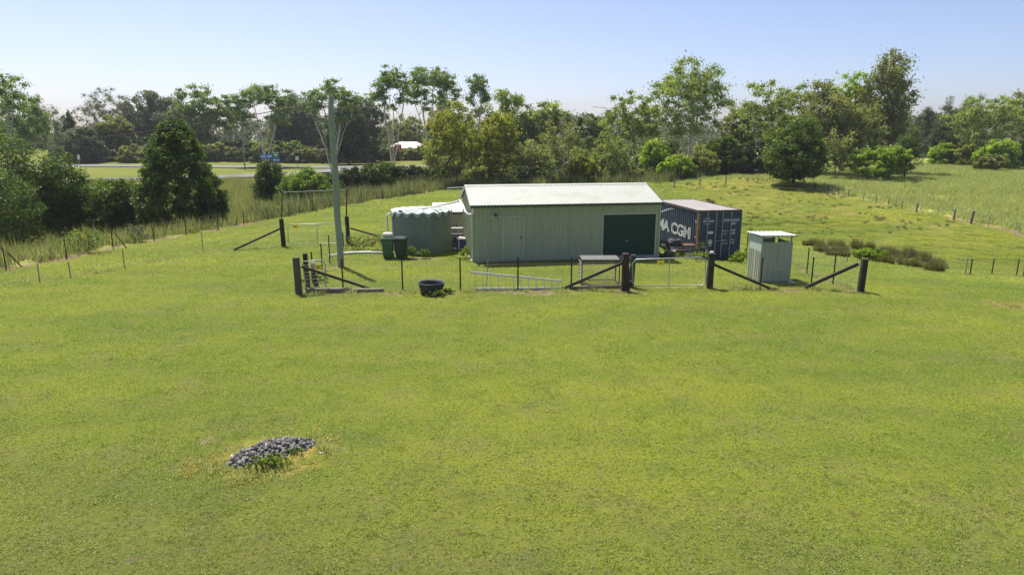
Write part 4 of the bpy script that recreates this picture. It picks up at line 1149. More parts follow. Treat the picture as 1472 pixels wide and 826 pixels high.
cg0 = ground(836, 413.5); YC = cg0[1] + 0.25
cage = empty('wire_cage', (cg0[0], YC, 0), 0, 'rusty open wire mesh cage standing behind the front fence', 'cage')
A0 = at(836, 413, YC); A1 = at(886, 413, YC); zt = at(836, 374, YC)[2]
x0, x1, y0, y1 = A0[0], A1[0] + 0.1, YC, YC + 1.0
cm = 'rust'
for (xx, yy) in ((x0, y0), (x1, y0), (x0, y1), (x1, y1)):
    MB().box(xx - 0.02, xx + 0.02, yy - 0.02, yy + 0.02, 0.0, zt).build('post', M[cm], cage, world=True)
for zz in (0.06, zt):
    for (p_, q_) in (((x0, y0), (x1, y0)), ((x0, y1), (x1, y1)), ((x0, y0), (x0, y1)), ((x1, y0), (x1, y1))):
        MB().bar((p_[0], p_[1], zz), (q_[0], q_[1], zz), 0.035, 0.035).build('rail', M[cm], cage, world=True)
for k in range(1, 7):
    MB().bar((x0 - 0.02, y0, zt * k / 7), (x0 - 0.02, y1, zt * k / 7), 0.03, 0.02).build('slat', M['wood_rail'], cage, world=True)
mb = MB()
for k in range(1, 32): xx = x0 + (x1 - x0) * k / 32; mb.tube([(xx, y0, zt + 0.02), (xx, y1, zt + 0.02)], 0.0045, 3)
for k in range(1, 20): yy = y0 + (y1 - y0) * k / 20; mb.tube([(x0, yy, zt + 0.024), (x1, yy, zt + 0.024)], 0.0045, 3)
mb.build('top_mesh', M['galv_dull'], cage, world=True)
mb = MB()
for yy in (y0, y1):
    for k in range(1, 24): xx = x0 + (x1 - x0) * k / 24; mb.tube([(xx, yy, 0.06), (xx, yy, zt)], 0.002, 3)
    for k in range(1, 12): mb.tube([(x0, yy, zt * k / 12), (x1, yy, zt * k / 12)], 0.002, 3)
mb.build('side_mesh', M['galv_dull'], cage, world=True)

# things by the container
def gz(x, y): return float(hgt(x, y))
ty = at(952, 371, 34.0)
tz = gz(ty[0], 34.0)
tyre = empty('tyre', (ty[0], 34.0, tz), R(25), 'old upright tyre standing at the shed corner by the container', 'tyre')
mb = MB(); vs = []
nseg, nt_ = 36, 10
mb.tube([(0.36 * math.cos(2 * math.pi * k / nseg), 0, 0.46 + 0.36 * math.sin(2 * math.pi * k / nseg)) for k in range(nseg)], 0.10, 10, closed=True).build('tread', M['rubber'], tyre, smooth=True)
mb = MB()
for k in range(30):
    a = 2 * math.pi * k / 30
    mb.bar((0.455 * math.cos(a), -0.06, 0.46 + 0.455 * math.sin(a)), (0.455 * math.cos(a), 0.06, 0.46 + 0.455 * math.sin(a)), 0.05, 0.02, up=(math.cos(a), 0, math.sin(a)))
mb.build('tread_block', M['rubber'], tyre)
cart = empty('garden_cart', (at(969, 371, 34.9)[0], 34.9, gz(at(969, 371, 34.9)[0], 34.9)), R(8), 'rusty cart frame with a dark tyre lying on top beside the container', 'cart')
MB().box(-0.45, 1.05, -0.3, 0.3, 0.62, 0.66).build('deck', M['rust'], cart)
for sx in (-0.42, 0.98):
    for sy in (-0.26, 0.26): MB().box(sx, sx + 0.04, sy, sy + 0.04, 0, 0.62).build('leg', M['rust'], cart)
MB().box(-0.42, 1.0, -0.26, 0.26, 0.3, 0.33).build('shelf', M['rust'], cart)
t2 = empty('tyre', (cart.location.x - 0.02, cart.location.y, cart.location.z + 0.66), 0, 'dark tyre lying flat on the rusty cart', 'tyre')
MB().tube([(0.32 * math.cos(2 * math.pi * k / 32), 0.26 * math.sin(2 * math.pi * k / 32), 0.115) for k in range(32)], 0.11, 10, closed=True).build('tread', M['rubber'], t2, smooth=True)
mb = MB().lathe([(0.30, 0.2), (0.34, 0.25), (0.30, 0.30), (0.16, 0.31)], 24, cap=False); mb.build('sidewall', M['rubber'], t2)
def bucket(px, py, Y, m, label, r=0.15, h=0.3):
    q = at(px, py, Y)
    b = empty('bucket', (q[0], Y, gz(q[0], Y)), 0, label, 'bucket')
    MB().lathe([(0, 0.005), (r * 0.8, 0.0), (r, h), (r * 1.06, h), (r * 1.06, h - 0.03), (r * 0.97, h - 0.03), (r * 0.76, 0.02), (0, 0.02)], 20, cap=False).build('pail', m, b, smooth=True)
    MB().tube([(r * math.cos(a), -0.02, h + 0.5 * r * math.sin(a)) for a in np.linspace(0, math.pi, 9)], 0.006, 5).build('handle', M['galv_dull'], b)
bucket(959.5, 371, 34.1, M['wheel_metal'], 'grey metal bucket leaning by the upright tyre', 0.17, 0.36)
bucket(966.5, 371, 34.2, M['galv_dull'], 'dull grey bucket under the rusty cart', 0.15, 0.38)
bucket(991, 370, 34.3, M['wood_grey'], 'brownish pot at the end of the rusty cart', 0.17, 0.3)

# ================================================================ ROAD SIGNS, LAMPS, HOUSES
def sign_post(px, py, Y, boards, label, name='road_sign', legs=(-0.8, 0.8)):
    c = at(px, py, Y); gzz = gz(c[0], Y)
    s = empty(name, (c[0], Y, gzz), 0, label, 'sign')
    for lx in legs: MB().tube([(lx, 0.05, -0.2), (lx, 0.05, c[2] - gzz + 0.3)], 0.05, 6).build('post', M['galv_dull'], s)
    for (dx, dz, w, h, m, rows) in boards:
        zc = c[2] - gzz + dz
        bd = MB().box(dx - w / 2, dx + w / 2, -0.03, 0.0, zc - h / 2, zc + h / 2).build('board', M[m], s)
        for (tx, tz, tw, th) in rows:
            MB().box(dx + tx - tw / 2, dx + tx + tw / 2, -0.036, -0.031, zc + tz - th / 2, zc + tz + th / 2).build('text_line', M['white'], bd)
    return s
SY = 121.0
sign_post(388, 226, SY, [(-0.6, 0.15, 2.2, 0.65, 'blue_sign', [(-0.55, 0, 0.75, 0.2), (0.55, 0, 0.75, 0.2)]), (1.05, 0.35, 1.2, 1.05, 'green_sign', [(0, 0.42, 1.1, 0.12), (0, 0.1, 0.8, 0.18), (0, -0.2, 0.5, 0.12)]), (1.05, -0.5, 1.2, 0.6, 'blue_sign', [(-0.15, 0, 0.6, 0.2), (0.4, 0, 0.2, 0.3)])],
          'cluster of blue and green road direction signs beside the road', legs=(-1.2, 0.8, 1.3))
sign_post(427, 227.5, 124, [(0, 0, 0.55, 0.65, 'white', [])], 'small white roadside sign near the junction', legs=(0,))
sign_post(572, 212, 158, [(0, 0, 1.6, 1.3, 'red_sign', [(0, 0.3, 1.0, 0.16), (0, 0.0, 0.7, 0.2), (0, -0.35, 1.0, 0.14)])], 'red roadside advertising board in front of the white roofed house', legs=(-0.6, 0.6))
sign_post(113, 226, 128, [(0, 0, 0.5, 0.9, 'white', [])], 'narrow white marker sign at the far road edge', legs=(0,))

def lamp(px, top, Y, label, arm):
    t = at(px, top, Y); gzz = gz(t[0], Y); h = t[2] - gzz
    s = empty('street_lamp', (t[0], Y, gzz), 0, label, 'street lamp')
    MB().tube([(0, 0, -0.2), (0, 0, h * 0.5), (0, 0, h * 0.93), (arm * 0.25, 0, h * 0.985), (arm, 0, h)], [0.13, 0.11, 0.08, 0.06, 0.05], 8).build('column', M['galv_dull'], s, smooth=True)
    MB().box(arm - 0.1, arm + 0.55 * (1 if arm > 0 else -1), -0.12, 0.12, h - 0.06, h + 0.08).build('head', M['galv'], s, bevel=0.03) if arm > 0 else MB().box(arm - 0.6, arm + 0.1, -0.12, 0.12, h - 0.06, h + 0.08).build('head', M['galv'], s, bevel=0.03)
lamp(345, 157, 121, 'tall grey street lamp on the verge left of the road signs', 1.0)
lamp(875, 154, 142, 'street lamp head rising above trees behind the shed', -2.6)

def house(px0, px1, py_e, Y, dz, roof, label, depth=9):
    A = at(px0, py_e, Y); B = at(px1, py_e, Y); W = B[0] - A[0]; gzz = gz(A[0], Y); H = max(2.4, A[2] - gzz)
    h = empty('house', (A[0], Y, gzz), 0, label, 'house')
    MB().box(0, W, 0, depth, -0.3, H).build('wall', M['brick_house'], h)
    mb = MB(); o = 0.6; r = dz
    mb.add([(-o, -o, H), (W + o, -o, H), (W + o, depth + o, H), (-o, depth + o, H), (W * 0.22, depth / 2, H + r), (W * 0.78, depth / 2, H + r)],
           [[0, 1, 5, 4], [1, 2, 5], [2, 3, 4, 5], [3, 0, 4], [3, 2, 1, 0]])
    mb.build('roof', roof, h)
    n = max(2, int(W / 3))
    for k in range(n):
        xx = W * (k + 0.5) / n
        wd = MB().box(xx - 0.6, xx + 0.6, -0.05, 0.02, H - 1.7, H - 0.5).build('window', M['white'], h)
        MB().box(xx - 0.52, xx + 0.52, -0.07, -0.05, H - 1.62, H - 0.58).build('pane', M['glass'], wd)
house(560, 606, 213, 172, 1.5, M['roof_white'], 'low house with white hipped roof behind the red board')
house(331, 354, 212, 186, 0.7, M['roof_red'], 'small house with red roof among trees above the verge')
house(288, 306, 211, 186, 0.8, M['roof_white'], 'small pale house with white roof half hidden by shrubs')
house(360, 371, 210, 188, 0.7, M['roof_white'], 'tiny white roofed building beside the red roofed house', 7)

# ================================================================ GRAVEL PILE
rng = np.random.default_rng(5)
pile = empty('gravel_pile', PILE, 0, 'low heap of blue grey stones on the lawn with weeds in front', 'stone heap')
def stone_mesh(k):
    bm = bmesh.new(); bmesh.ops.create_icosphere(bm, subdivisions=1, radius=1.0); r = np.random.default_rng(100 + k)
    s = r.uniform(0.6, 1.15, 3)
    for v in bm.verts: v.co = Vector((v.co.x * s[0], v.co.y * s[1], v.co.z * s[2] * 0.8)) * float(r.uniform(0.72, 1.12))
    bmesh.ops.dissolve_limit(bm, angle_limit=0.25, verts=bm.verts[:], edges=bm.edges[:])
    me = bpy.data.meshes.new('stone'); bm.to_mesh(me); bm.free(); return me
smat = ['stone', 'stone', 'stone_dark', 'stone', 'stone_dark', 'stone_white']
SM = [stone_mesh(k) for k in range(6)]
for me, k in zip(SM, smat): me.materials.append(M[k])
def pile_h(u, v):
    e = (u / 0.80) ** 2 + (v / 0.62) ** 2
    return 0.19 * max(0, 1 - e) ** 0.8
def pile_xy():
    while True:
        u, v = rng.uniform(-0.85, 0.85), rng.uniform(-0.65, 0.65)
        if (u / 0.82) ** 2 + (v / 0.6) ** 2 < 0.55 + 0.75 * float(vnoise(u * 3 + 9, v * 3 + 4, 8)): break
    return u * 0.92 + v * 0.18, v * 0.86 + u * 0.32, u, v
for k in range(290):
    a, b, u, v = pile_xy()
    i = int(rng.choice(6, p=[0.27, 0.22, 0.18, 0.17, 0.14, 0.02])); s = float(rng.choice([rng.uniform(0.024, 0.042), rng.uniform(0.042, 0.07)], p=[.65, .35]))
    o = bpy.data.objects.new('stone', SM[i]); COL.objects.link(o); o.parent = pile
    o.location = (a, b, pile_h(u, v) + 0.015); o.scale = (s, s, s); o.rotation_euler = tuple(rng.uniform(0, 6.28, 3))
vs = []; fs = []
ico = SM[0]; iv = np.array([v.co[:] for v in ico.vertices]); ifc = [list(q.vertices) for q in ico.polygons]
for k in range(900):
    a, b, u, v = pile_xy()
    s = rng.uniform(0.02, 0.045); th = rng.uniform(0, 6.28); c_, s_ = math.cos(th), math.sin(th)
    q = iv * s; q = np.stack([q[:, 0] * c_ - q[:, 1] * s_, q[:, 0] * s_ + q[:, 1] * c_, q[:, 2]], 1) + np.array([a * 1.03, b * 1.03, pile_h(u, v) - 0.01 - rng.uniform(0, 0.02)])
    base = len(vs); vs += [tuple(r_) for r_ in q]; fs += [[base + i for i in f] for f in ifc]
tag(link('gravel', mesh_from('gravel', vs, fs), M['stone'], pile), kind='stuff')
vs = []; fs = []
for i in range(15):
    for j in range(15):
        u, v = -0.82 + 1.64 * i / 14, -0.62 + 1.24 * j / 14
        vs.append((u * 0.92 + v * 0.18, v * 0.86 + u * 0.32, pile_h(u, v) - 0.03))
for i in range(14):
    for j in range(14): fs.append([i * 15 + j, (i + 1) * 15 + j, (i + 1) * 15 + j + 1, i * 15 + j + 1])
link('earth_core', mesh_from('earth_core', vs, fs, smooth=True), M['dirt'], pile)
for k in range(9):                                        # strays that rolled off the heap
    an = rng.uniform(0, 6.28); rr_ = rng.uniform(0.85, 1.25)
    o = bpy.data.objects.new('stone', SM[int(rng.integers(0, 5))]); COL.objects.link(o); o.parent = pile
    qx, qy = PILE[0] + 0.85 * rr_ * math.cos(an), PILE[1] + 0.62 * rr_ * math.sin(an)
    o.location = (qx - PILE[0], qy - PILE[1], float(hgt(qx, qy)) - PILE[2] + 0.012); s = float(rng.uniform(.025, .045)); o.scale = (s, s, s); o.rotation_euler = tuple(rng.uniform(0, 6.28, 3))
ws = ground(462, 652.5)
ob = bpy.data.objects.new('stray_stone', SM[5]); COL.objects.link(ob); ob.location = (ws[0], ws[1], ws[2] + 0.03); ob.scale = (0.07, 0.04, 0.035)
tag(ob, 'single pale flat stone on the grass beside the gravel heap', 'stone')

# ================================================================ TREES AND SHRUBS
def seg_tubes(P0, P1, R0, R1, n=5):
    d = P1 - P0; L = np.linalg.norm(d, axis=1, keepdims=True); d = d / np.maximum(L, 1e-6)
    ref = np.where(np.abs(d[:, 2:3]) > 0.9, np.array([[1.0, 0, 0]]), np.array([[0, 0, 1.0]]))
    a = np.cross(d, ref); a /= np.linalg.norm(a, axis=1, keepdims=True); b = np.cross(d, a)
    th = np.arange(n) * 2 * np.pi / n
    ring = a[:, None, :] * np.cos(th)[None, :, None] + b[:, None, :] * np.sin(th)[None, :, None]
    V = np.concatenate([P0[:, None, :] + ring * R0[:, None, None], P1[:, None, :] + ring * R1[:, None, None]], 1)
    m = len(P0); base = (np.arange(m) * 2 * n)[:, None, None]
    k = np.arange(n); f = np.stack([k, (k + 1) % n, n + (k + 1) % n, n + k], -1)[None]
    return V.reshape(-1, 3), (base + f).reshape(-1, 4)

def leaves(rng, C, per, rad, flat, size, wide, tone_c, droop=0.0, soft=False):
    """kite leaves round clump centres C (m x 3)"""
    m = len(C); N = m * per
    dirs = rng.normal(size=(N, 3)); dirs /= np.linalg.norm(dirs, axis=1, keepdims=True)
    rr = rng.uniform(0.0, 1.0, N) ** 0.45
    if soft: rr = np.minimum(np.abs(rng.normal(0, 0.62, N)), 1.7)
    rd = np.repeat(rad, per)
    P = np.repeat(C, per, 0) + dirs * (rr * rd)[:, None] * np.array([1, 1, flat])
    ax = rng.normal(size=(N, 3)); ax[:, 2] -= droop; ax /= np.linalg.norm(ax, axis=1, keepdims=True)
    up = rng.normal(size=(N, 3)); sd = np.cross(ax, up); sd /= np.maximum(np.linalg.norm(sd, axis=1, keepdims=True), 1e-6)
    s = size * rng.uniform(0.6, 1.35, N)
    a = ax * s[:, None]; b = sd * (s * wide)[:, None]
    V = np.stack([P - a * 0.5, P + b * 0.5 - a * 0.05, P + a * 0.5, P - b * 0.5 - a * 0.05], 1).reshape(-1, 3)
    F = np.arange(N * 4).reshape(N, 4)
    t = np.clip(np.repeat(tone_c, per) + rng.normal(0, 0.16, N), 0, 1)
    return V, F, np.repeat(t, 4)

KIND = {
 # blobs: (dx, dz, rx, rz) as fractions of half width / height
 'gum':     dict(blobs=[(0, .85, .6, .12), (-.55, .73, .42, .14), (.55, .75, .42, .14), (-.3, .57, .35, .08), (.35, .55, .4, .08)], tips=98, per=110, rad=.062, flat=.5, trunks=6, fan=.85, th=.60, wide=.42, shell=.35, bark='bark_gum', tr=.013, droop=.6),
 'gumtall': dict(blobs=[(0, .87, .7, .11), (-.5, .73, .42, .13), (.5, .77, .42, .13), (.1, .62, .45, .09)], tips=78, per=95, rad=.055, flat=.55, trunks=5, fan=.7, th=.66, wide=.42, shell=.3, bark='bark_gum', tr=.011, droop=.6),
 'gumfull': dict(blobs=[(0, .78, .8, .20), (-.4, .62, .65, .18), (.4, .64, .65, .18), (0, .45, .75, .14)], tips=120, per=125, rad=.072, flat=.6, trunks=6, fan=.7, th=.5, wide=.45, shell=.5, bark='bark_gum', tr=.018, droop=.5),
 'dense':   dict(blobs=[(0, .60, .9, .36), (-.2, .36, .9, .28), (.25, .36, .85, .28)], tips=210, per=105, rad=.085, flat=.8, trunks=1, th=.16, wide=.55, shell=.72, bark='bark_dark', tr=.022, droop=.2),
 'cone':    dict(blobs=[(0, .82, .46, .17), (0, .62, .74, .26), (-.05, .40, .92, .26), (.06, .22, .98, .20)], tips=300, per=105, rad=.058, flat=.8, trunks=1, th=.12, wide=.55, shell=.75, bark='bark_dark', tr=.020, droop=.2),
 'column':  dict(blobs=[(0, .82, .75, .17), (.0, .62, 1.0, .22), (-.1, .42, .9, .22)], tips=140, per=115, rad=.065, flat=.9, trunks=1, th=.3, wide=.45, shell=.6, bark='bark_grey', tr=.018, droop=.5),
 'pine':    dict(blobs=[(0, .86, .3, .13), (0, .66, .6, .20), (0, .42, .9, .24), (0, .25, .95, .18)], tips=120, per=105, rad=.075, flat=.6, trunks=1, th=.5, wide=.16, shell=.5, bark='bark_dark', tr=.016, droop=-.3),
 'wispy':   dict(blobs=[(0, .74, .85, .24), (-.35, .5, .7, .25), (.35, .55, .7, .25)], tips=95, per=80, rad=.075, flat=.8, trunks=2, th=.2, wide=.16, shell=.5, bark='bark_grey', tr=.018, droop=-.2),
 'sapling': dict(blobs=[(0, .74, .75, .24), (-.4, .48, .6, .25), (.4, .5, .6, .26)], tips=120, per=75, rad=.075, flat=.9, trunks=3, th=.22, wide=.5, shell=.5, bark='bark_dark', tr=.014, droop=.3),
 'scrub':   dict(blobs=[(0, .70, .8, .26), (-.4, .42, .65, .28), (.4, .45, .65, .28)], tips=70, per=48, rad=.08, flat=.8, trunks=4, th=.18, wide=.45, shell=.5, bark='bark_grey', tr=.014, droop=.3),
 'shrub':   dict(blobs=[(0, .58, .85, .36), (-.5, .36, .5, .32), (.5, .34, .5, .32), (0, .16, .95, .15)], tips=145, per=80, rad=.125, flat=.75, trunks=4, th=.1, wide=.55, shell=.65, bark='bark_dark', tr=.018, droop=.1),
 'umbrella':dict(blobs=[(0, .72, .95, .22), (-.4, .60, .6, .20), (.4, .58, .6, .20), (0, .35, .8, .24)], tips=170, per=75, rad=.11, flat=.5, trunks=4, th=.12, wide=.55, shell=.6, bark='bark_dark', tr=.02, droop=.0),
 'bare':    dict(blobs=[(0, .75, .8, .25), (-.3, .5, .7, .25)], tips=26, per=6, rad=.04, flat=.8, trunks=2, th=.3, wide=.4, shell=.4, bark='bark_gum', tr=.02, droop=.3),
}
TREE_N = [0]
def tree(name, label, cat, base, H, W, kind, leafmat, lsize, group=None, seed=None, dens=1.0, lean=0.0, depth=None, bark=None, tone=0.42, tips=1.0):
    TREE_N[0] += 1
    rng = np.random.default_rng(seed if seed is not None else 1000 + TREE_N[0] * 7)
    K = KIND[kind]; D = W if depth is None else depth
    root = empty(name, base, 0, label, cat, group)
    nt_ = int(K['tips'] * tips); B = K['blobs']
    vol = np.array([b[2] * b[2] * b[3] for b in B]); pick = rng.choice(len(B), nt_, p=vol / vol.sum())
    d = rng.normal(size=(nt_, 3)); d /= np.linalg.norm(d, axis=1, keepdims=True)
    rr = K['shell'] + (1 - K['shell']) * rng.uniform(0, 1, nt_) ** 0.6
    rr = np.where(rng.uniform(size=nt_) < 0.25, rr * rng.uniform(0.3, 0.9, nt_), rr)
    bb = np.array(B)[pick]
    yj = rng.uniform(-0.35, 0.35, len(B)) * D
    T = np.stack([bb[:, 0] * W + d[:, 0] * rr * bb[:, 2] * W, yj[pick] + d[:, 1] * rr * bb[:, 2] * D * 0.85, (bb[:, 1] + d[:, 2] * rr * bb[:, 3]) * H], 1)
    if kind == 'cone':                       # one continuous egg profile
        t = rng.uniform(0.03, 0.98, nt_) ** 1.2
        prof = np.where(t < 0.28, 0.80 + 0.7 * t, np.maximum(0.0, (1 - t) / 0.72) ** 0.62)
        an = rng.uniform(0, 6.283, nt_); q = rng.uniform(0.72, 0.97, nt_) * np.where(rng.uniform(size=nt_) < .2, rng.uniform(.3, .9, nt_), 1)
        T = np.stack([W * prof * q * np.cos(an), D * prof * q * np.sin(an), t * H], 1)
    T[:, 0] += lean * T[:, 2]
    T[:, 2] = np.clip(T[:, 2], 0.06 * H, H * 0.985)
    # skeleton
    nodes = []; par = []
    th = K['th'] * H
    for k in range(K['trunks']):
        ang = rng.uniform(0, 6.28); sp = 0.0 if K['trunks'] == 1 else (rng.uniform(0.08, 0.3) * W if 'fan' not in K else rng.uniform(0.35, 1.0) * K['fan'] * W)
        if 'fan' in K: ang = 6.28 * k / K['trunks'] + rng.uniform(-.4, .4)
        bx, by = (0, 0) if K['trunks'] == 1 else (rng.normal(0, 0.05 * W), rng.normal(0, 0.05 * W))
        prev = -1; hh = th * rng.uniform(0.8, 1.25)
        for i in range(6):
            t = i / 5
            t2 = t ** 1.25
            nodes.append([bx + math.cos(ang) * sp * t2 + lean * hh * t + (rng.normal(0, 0.006 * H) if i else 0), by + math.sin(ang) * sp * t2, -0.3 if i == 0 else hh * t]); par.append(prev); prev = len(nodes) - 1
    ntr = len(nodes)
    order = np.argsort(np.linalg.norm(T - np.array([0, 0, th]), axis=1))
    cnt_tip = []
    NP = np.zeros((6 + nt_ * 9 + ntr, 3)); NP[:ntr] = nodes; n = ntr
    for ti in order:
        tp = T[ti]; dv = tp - NP[:n]; dist = np.linalg.norm(dv, axis=1); cu = dv[:, 2] / np.maximum(dist, 1e-6)
        cost = dist * (1.35 - 0.6 * cu) + np.where(np.arange(n) < 3, 0.1 * H, 0)
        j = int(np.argmin(cost)); L = dist[j]; q0 = NP[j].copy()
        ns = int(np.clip(L / (0.07 * H), 1, 6))
        off = rng.normal(0, 0.04 * L, 3); off[2] += 0.05 * L if kind not in ('pine',) else 0
        prev = j
        for i in range(1, ns + 1):
            t = i / ns
            q = q0 + (tp - q0) * t + off * math.sin(math.pi * t) * 0.8
            NP[n] = q; par.append(prev); prev = n; n += 1
        cnt_tip.append(prev)
    NP = NP[:n]; par = np.array(par); cnt = np.zeros(n)
    for t in cnt_tip: cnt[t] += 1
    for i in range(n - 1, -1, -1):
        if par[i] >= 0: cnt[par[i]] += cnt[i]
    rt = K['tr'] * H
    rad = np.maximum(rt * np.sqrt(np.maximum(cnt, 1) / nt_), 0.0016 * H + 0.004)
    seg = np.where(par >= 0)[0]
    R1 = rad[seg]; R0 = np.minimum(rad[par[seg]], R1 * 1.5)
    V, Fc = seg_tubes(NP[par[seg]], NP[seg], R0, R1)
    link('trunk', mesh_from('trunk', V, Fc, smooth=True), M[bark or K['bark']], root)
    # leaves
    per = int(K['per'] * dens)
    rd = K['rad'] * H * rng.uniform(0.65, 1.3, nt_)
    if kind in ('shrub', 'umbrella', 'dense', 'cone'): rd = np.minimum(rd, 0.55 * W) 
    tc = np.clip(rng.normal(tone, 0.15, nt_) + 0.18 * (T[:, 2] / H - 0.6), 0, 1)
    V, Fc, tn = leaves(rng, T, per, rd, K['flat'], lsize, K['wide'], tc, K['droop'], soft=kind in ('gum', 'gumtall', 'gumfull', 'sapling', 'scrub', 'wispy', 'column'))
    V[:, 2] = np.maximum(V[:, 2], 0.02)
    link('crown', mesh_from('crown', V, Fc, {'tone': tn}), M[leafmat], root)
    return root

def T(px, Y, top, half, kind, leafmat, label, name='gum_tree', cat='tree', group=None, base_py=None, **kw):
    if base_py is not None:
        g = ground(px, base_py); Y = g[1]
    t = at(px, top, Y); gzz = gz(t[0], Y)
    H = t[2] - gzz; W = half / F_PX * math.hypot(Y, 0) * 1.02
    ls = kw.pop('ls', 1.0) * Y * 0.0036
    return tree(name, label, cat, (t[0], Y, gzz), H, W, kind, leafmat, ls, group, **kw)

# --- near left scrub
T(-34, 52, 84, 58, 'gumtall', 'lf_gumcool', 'gum tree at the edge of the scrub with thin outreaching limbs', seed=11)
T(-8, 47, 180, 70, 'shrub', 'lf_dark', 'large olive bush mass at the end of the boundary scrub', 'scrub_bush', 'bush', tips=1.7, ls=1.05, seed=3)
T(66, 47, 214, 44, 'shrub', 'lf_dark', 'spreading green bush between the olive bush and the big dark tree', 'scrub_bush', 'bush', tips=1.5, ls=1.05)
T(128, 47.5, 254, 52, 'shrub', 'lf_dark', 'darker sprawling bush with bright shoots behind the boundary fence', 'scrub_bush', 'bush', tips=1.5, ls=1.05)
T(180, 48, 254, 36, 'shrub', 'lf_dark', 'rounded bush tucked against the big dark tree', 'scrub_bush', 'bush', tips=1.2, ls=1.05)
T(-60, 41, 235, 90, 'shrub', 'lf_dark', 'dark bush closest to the fence corner brace', 'scrub_bush', 'bush', tips=1.4, ls=1.05)
T(249, 46.5, 174, 62, 'cone', 'lf_dark', 'big dark dense tree tapering upward beside the boundary fence', 'dense_tree', tips=1.5, ls=1.05, seed=21, dens=1.1)
T(302, 47.5, 268, 16, 'shrub', 'lf_dark', 'small dark bush at the foot of the big dark tree', 'scrub_bush', 'bush', ls=1.05)
# --- mid left bushes
T(384, 68, 228, 20, 'shrub', 'lf_dark', 'upright dark bush standing in front of the road signs', 'scrub_bush', 'bush', ls=1.0)
T(437, 62, 240, 36, 'shrub', 'lf_mid', 'wide leafy bush left of the power pole', 'scrub_bush', 'bush', tips=1.2, ls=1.0)
T(470, 66, 250, 24, 'shrub', 'lf_dark', 'dark bush behind the power pole foot', 'scrub_bush', 'bush', ls=1.0)
for i, (px, top, hw, lm, lab) in enumerate(((512, 238, 30, 'lf_shade', 'deep green bush in the row right of the power pole'), (548, 231, 34, 'lf_dark', 'tallest rounded bush in the row behind the tank paddock'), (590, 236, 30, 'lf_shade', 'dark bush at the tank end of the bush row'), (625, 240, 24, 'lf_dark', 'low bush between the bush row and the yellow trees'))):
    T(px, 77 + i, top, hw, 'shrub', lm, lab, 'scrub_bush', 'bush', tips=1.2, ls=.95)
# --- far left
far = dict(ls=.9)
T(18, 105, 132, 40, 'column', 'lf_gumcool', 'green feathery tree behind the olive bush mass', 'broad_tree', **far)
T(62, 118, 140, 28, 'wispy', 'lf_grey', 'greyish feathery tree left of the slim cypress', 'casuarina_tree', **far)
T(97, 150, 162, 9, 'column', 'lf_shade', 'slim dark cypress spire beyond the far road', 'cypress_tree', tips=.6, **far)
T(112, 145, 178, 26, 'dense', 'lf_grey', 'low rounded grey tree beside the slim cypress', 'broad_tree', **far)
T(150, 172, 124, 42, 'wispy', 'lf_grey', 'tall thin-leaved grey tree above the far verge', 'casuarina_tree', tips=1.3, **far)
T(205, 176, 128, 44, 'dense', 'lf_grey', 'dark grey rounded tree beside the thin-leaved grey tree', 'casuarina_tree', **far)
T(158, 152, 165, 26, 'dense', 'lf_olive', 'small olive tree under the grey trees', 'broad_tree', **far)
T(240, 180, 142, 30, 'column', 'lf_grey', 'shaded grey green tree behind the big dark tree', 'casuarina_tree', **far)
T(283, 158, 121, 36, 'gumfull', 'lf_gumcool', 'open crowned gum with single dark trunk beyond the verge', bark='bark_dark', **far)
T(318, 160, 150, 26, 'gum', 'lf_gum', 'small yellowish gum beside the tall street lamp', **far)
T(270, 178, 170, 34, 'dense', 'lf_shade', 'dark low tree filling the gap behind the open gum', 'broad_tree', **far)
T(376, 132, 117, 52, 'gum', 'lf_gumcool', 'white limbed gum with umbrella crown behind the road signs', tips=1.25, dens=1.2, seed=33, **far)
T(418, 160, 133, 36, 'dense', 'lf_grey', 'dark tree behind the white limbed umbrella gum', 'broad_tree', **far)
T(440, 166, 155, 24, 'column', 'lf_shade', 'dark tree filling in behind the power pole', 'broad_tree', **far)
T(471, 112, 110, 44, 'gum', 'lf_gumcool', 'white limbed gum spreading behind the top of the power pole', seed=8, tips=1.15, **far)
T(520, 150, 136, 34, 'column', 'lf_grey', 'dark stand of trees right of the pole top', 'casuarina_tree', tips=1.2, **far)
T(497, 140, 150, 28, 'dense', 'lf_shade', 'shaded tree beneath the spreading gum', 'broad_tree', **far)
T(560, 112, 92, 30, 'gumtall', 'lf_gumcool', 'slender tall gum with small high crown', seed=17, **far)
T(618, 114, 89, 46, 'gumtall', 'lf_gumcool', 'tall broad crowned gum with bare white stems above yellow trees', seed=19, tips=1.7, dens=1.1, **far)
T(645, 150, 142, 34, 'dense', 'lf_olive', 'rounded tree filling below the tall broad gum', 'broad_tree', **far)
T(580, 192, 165, 30, 'column', 'lf_olive', 'olive tree behind the red board', 'broad_tree', **far)
T(686, 116, 104, 20, 'gumtall', 'lf_gumcool', 'thin gum with tiny crown beside the tall broad gum', seed=5, tips=.7, **far)
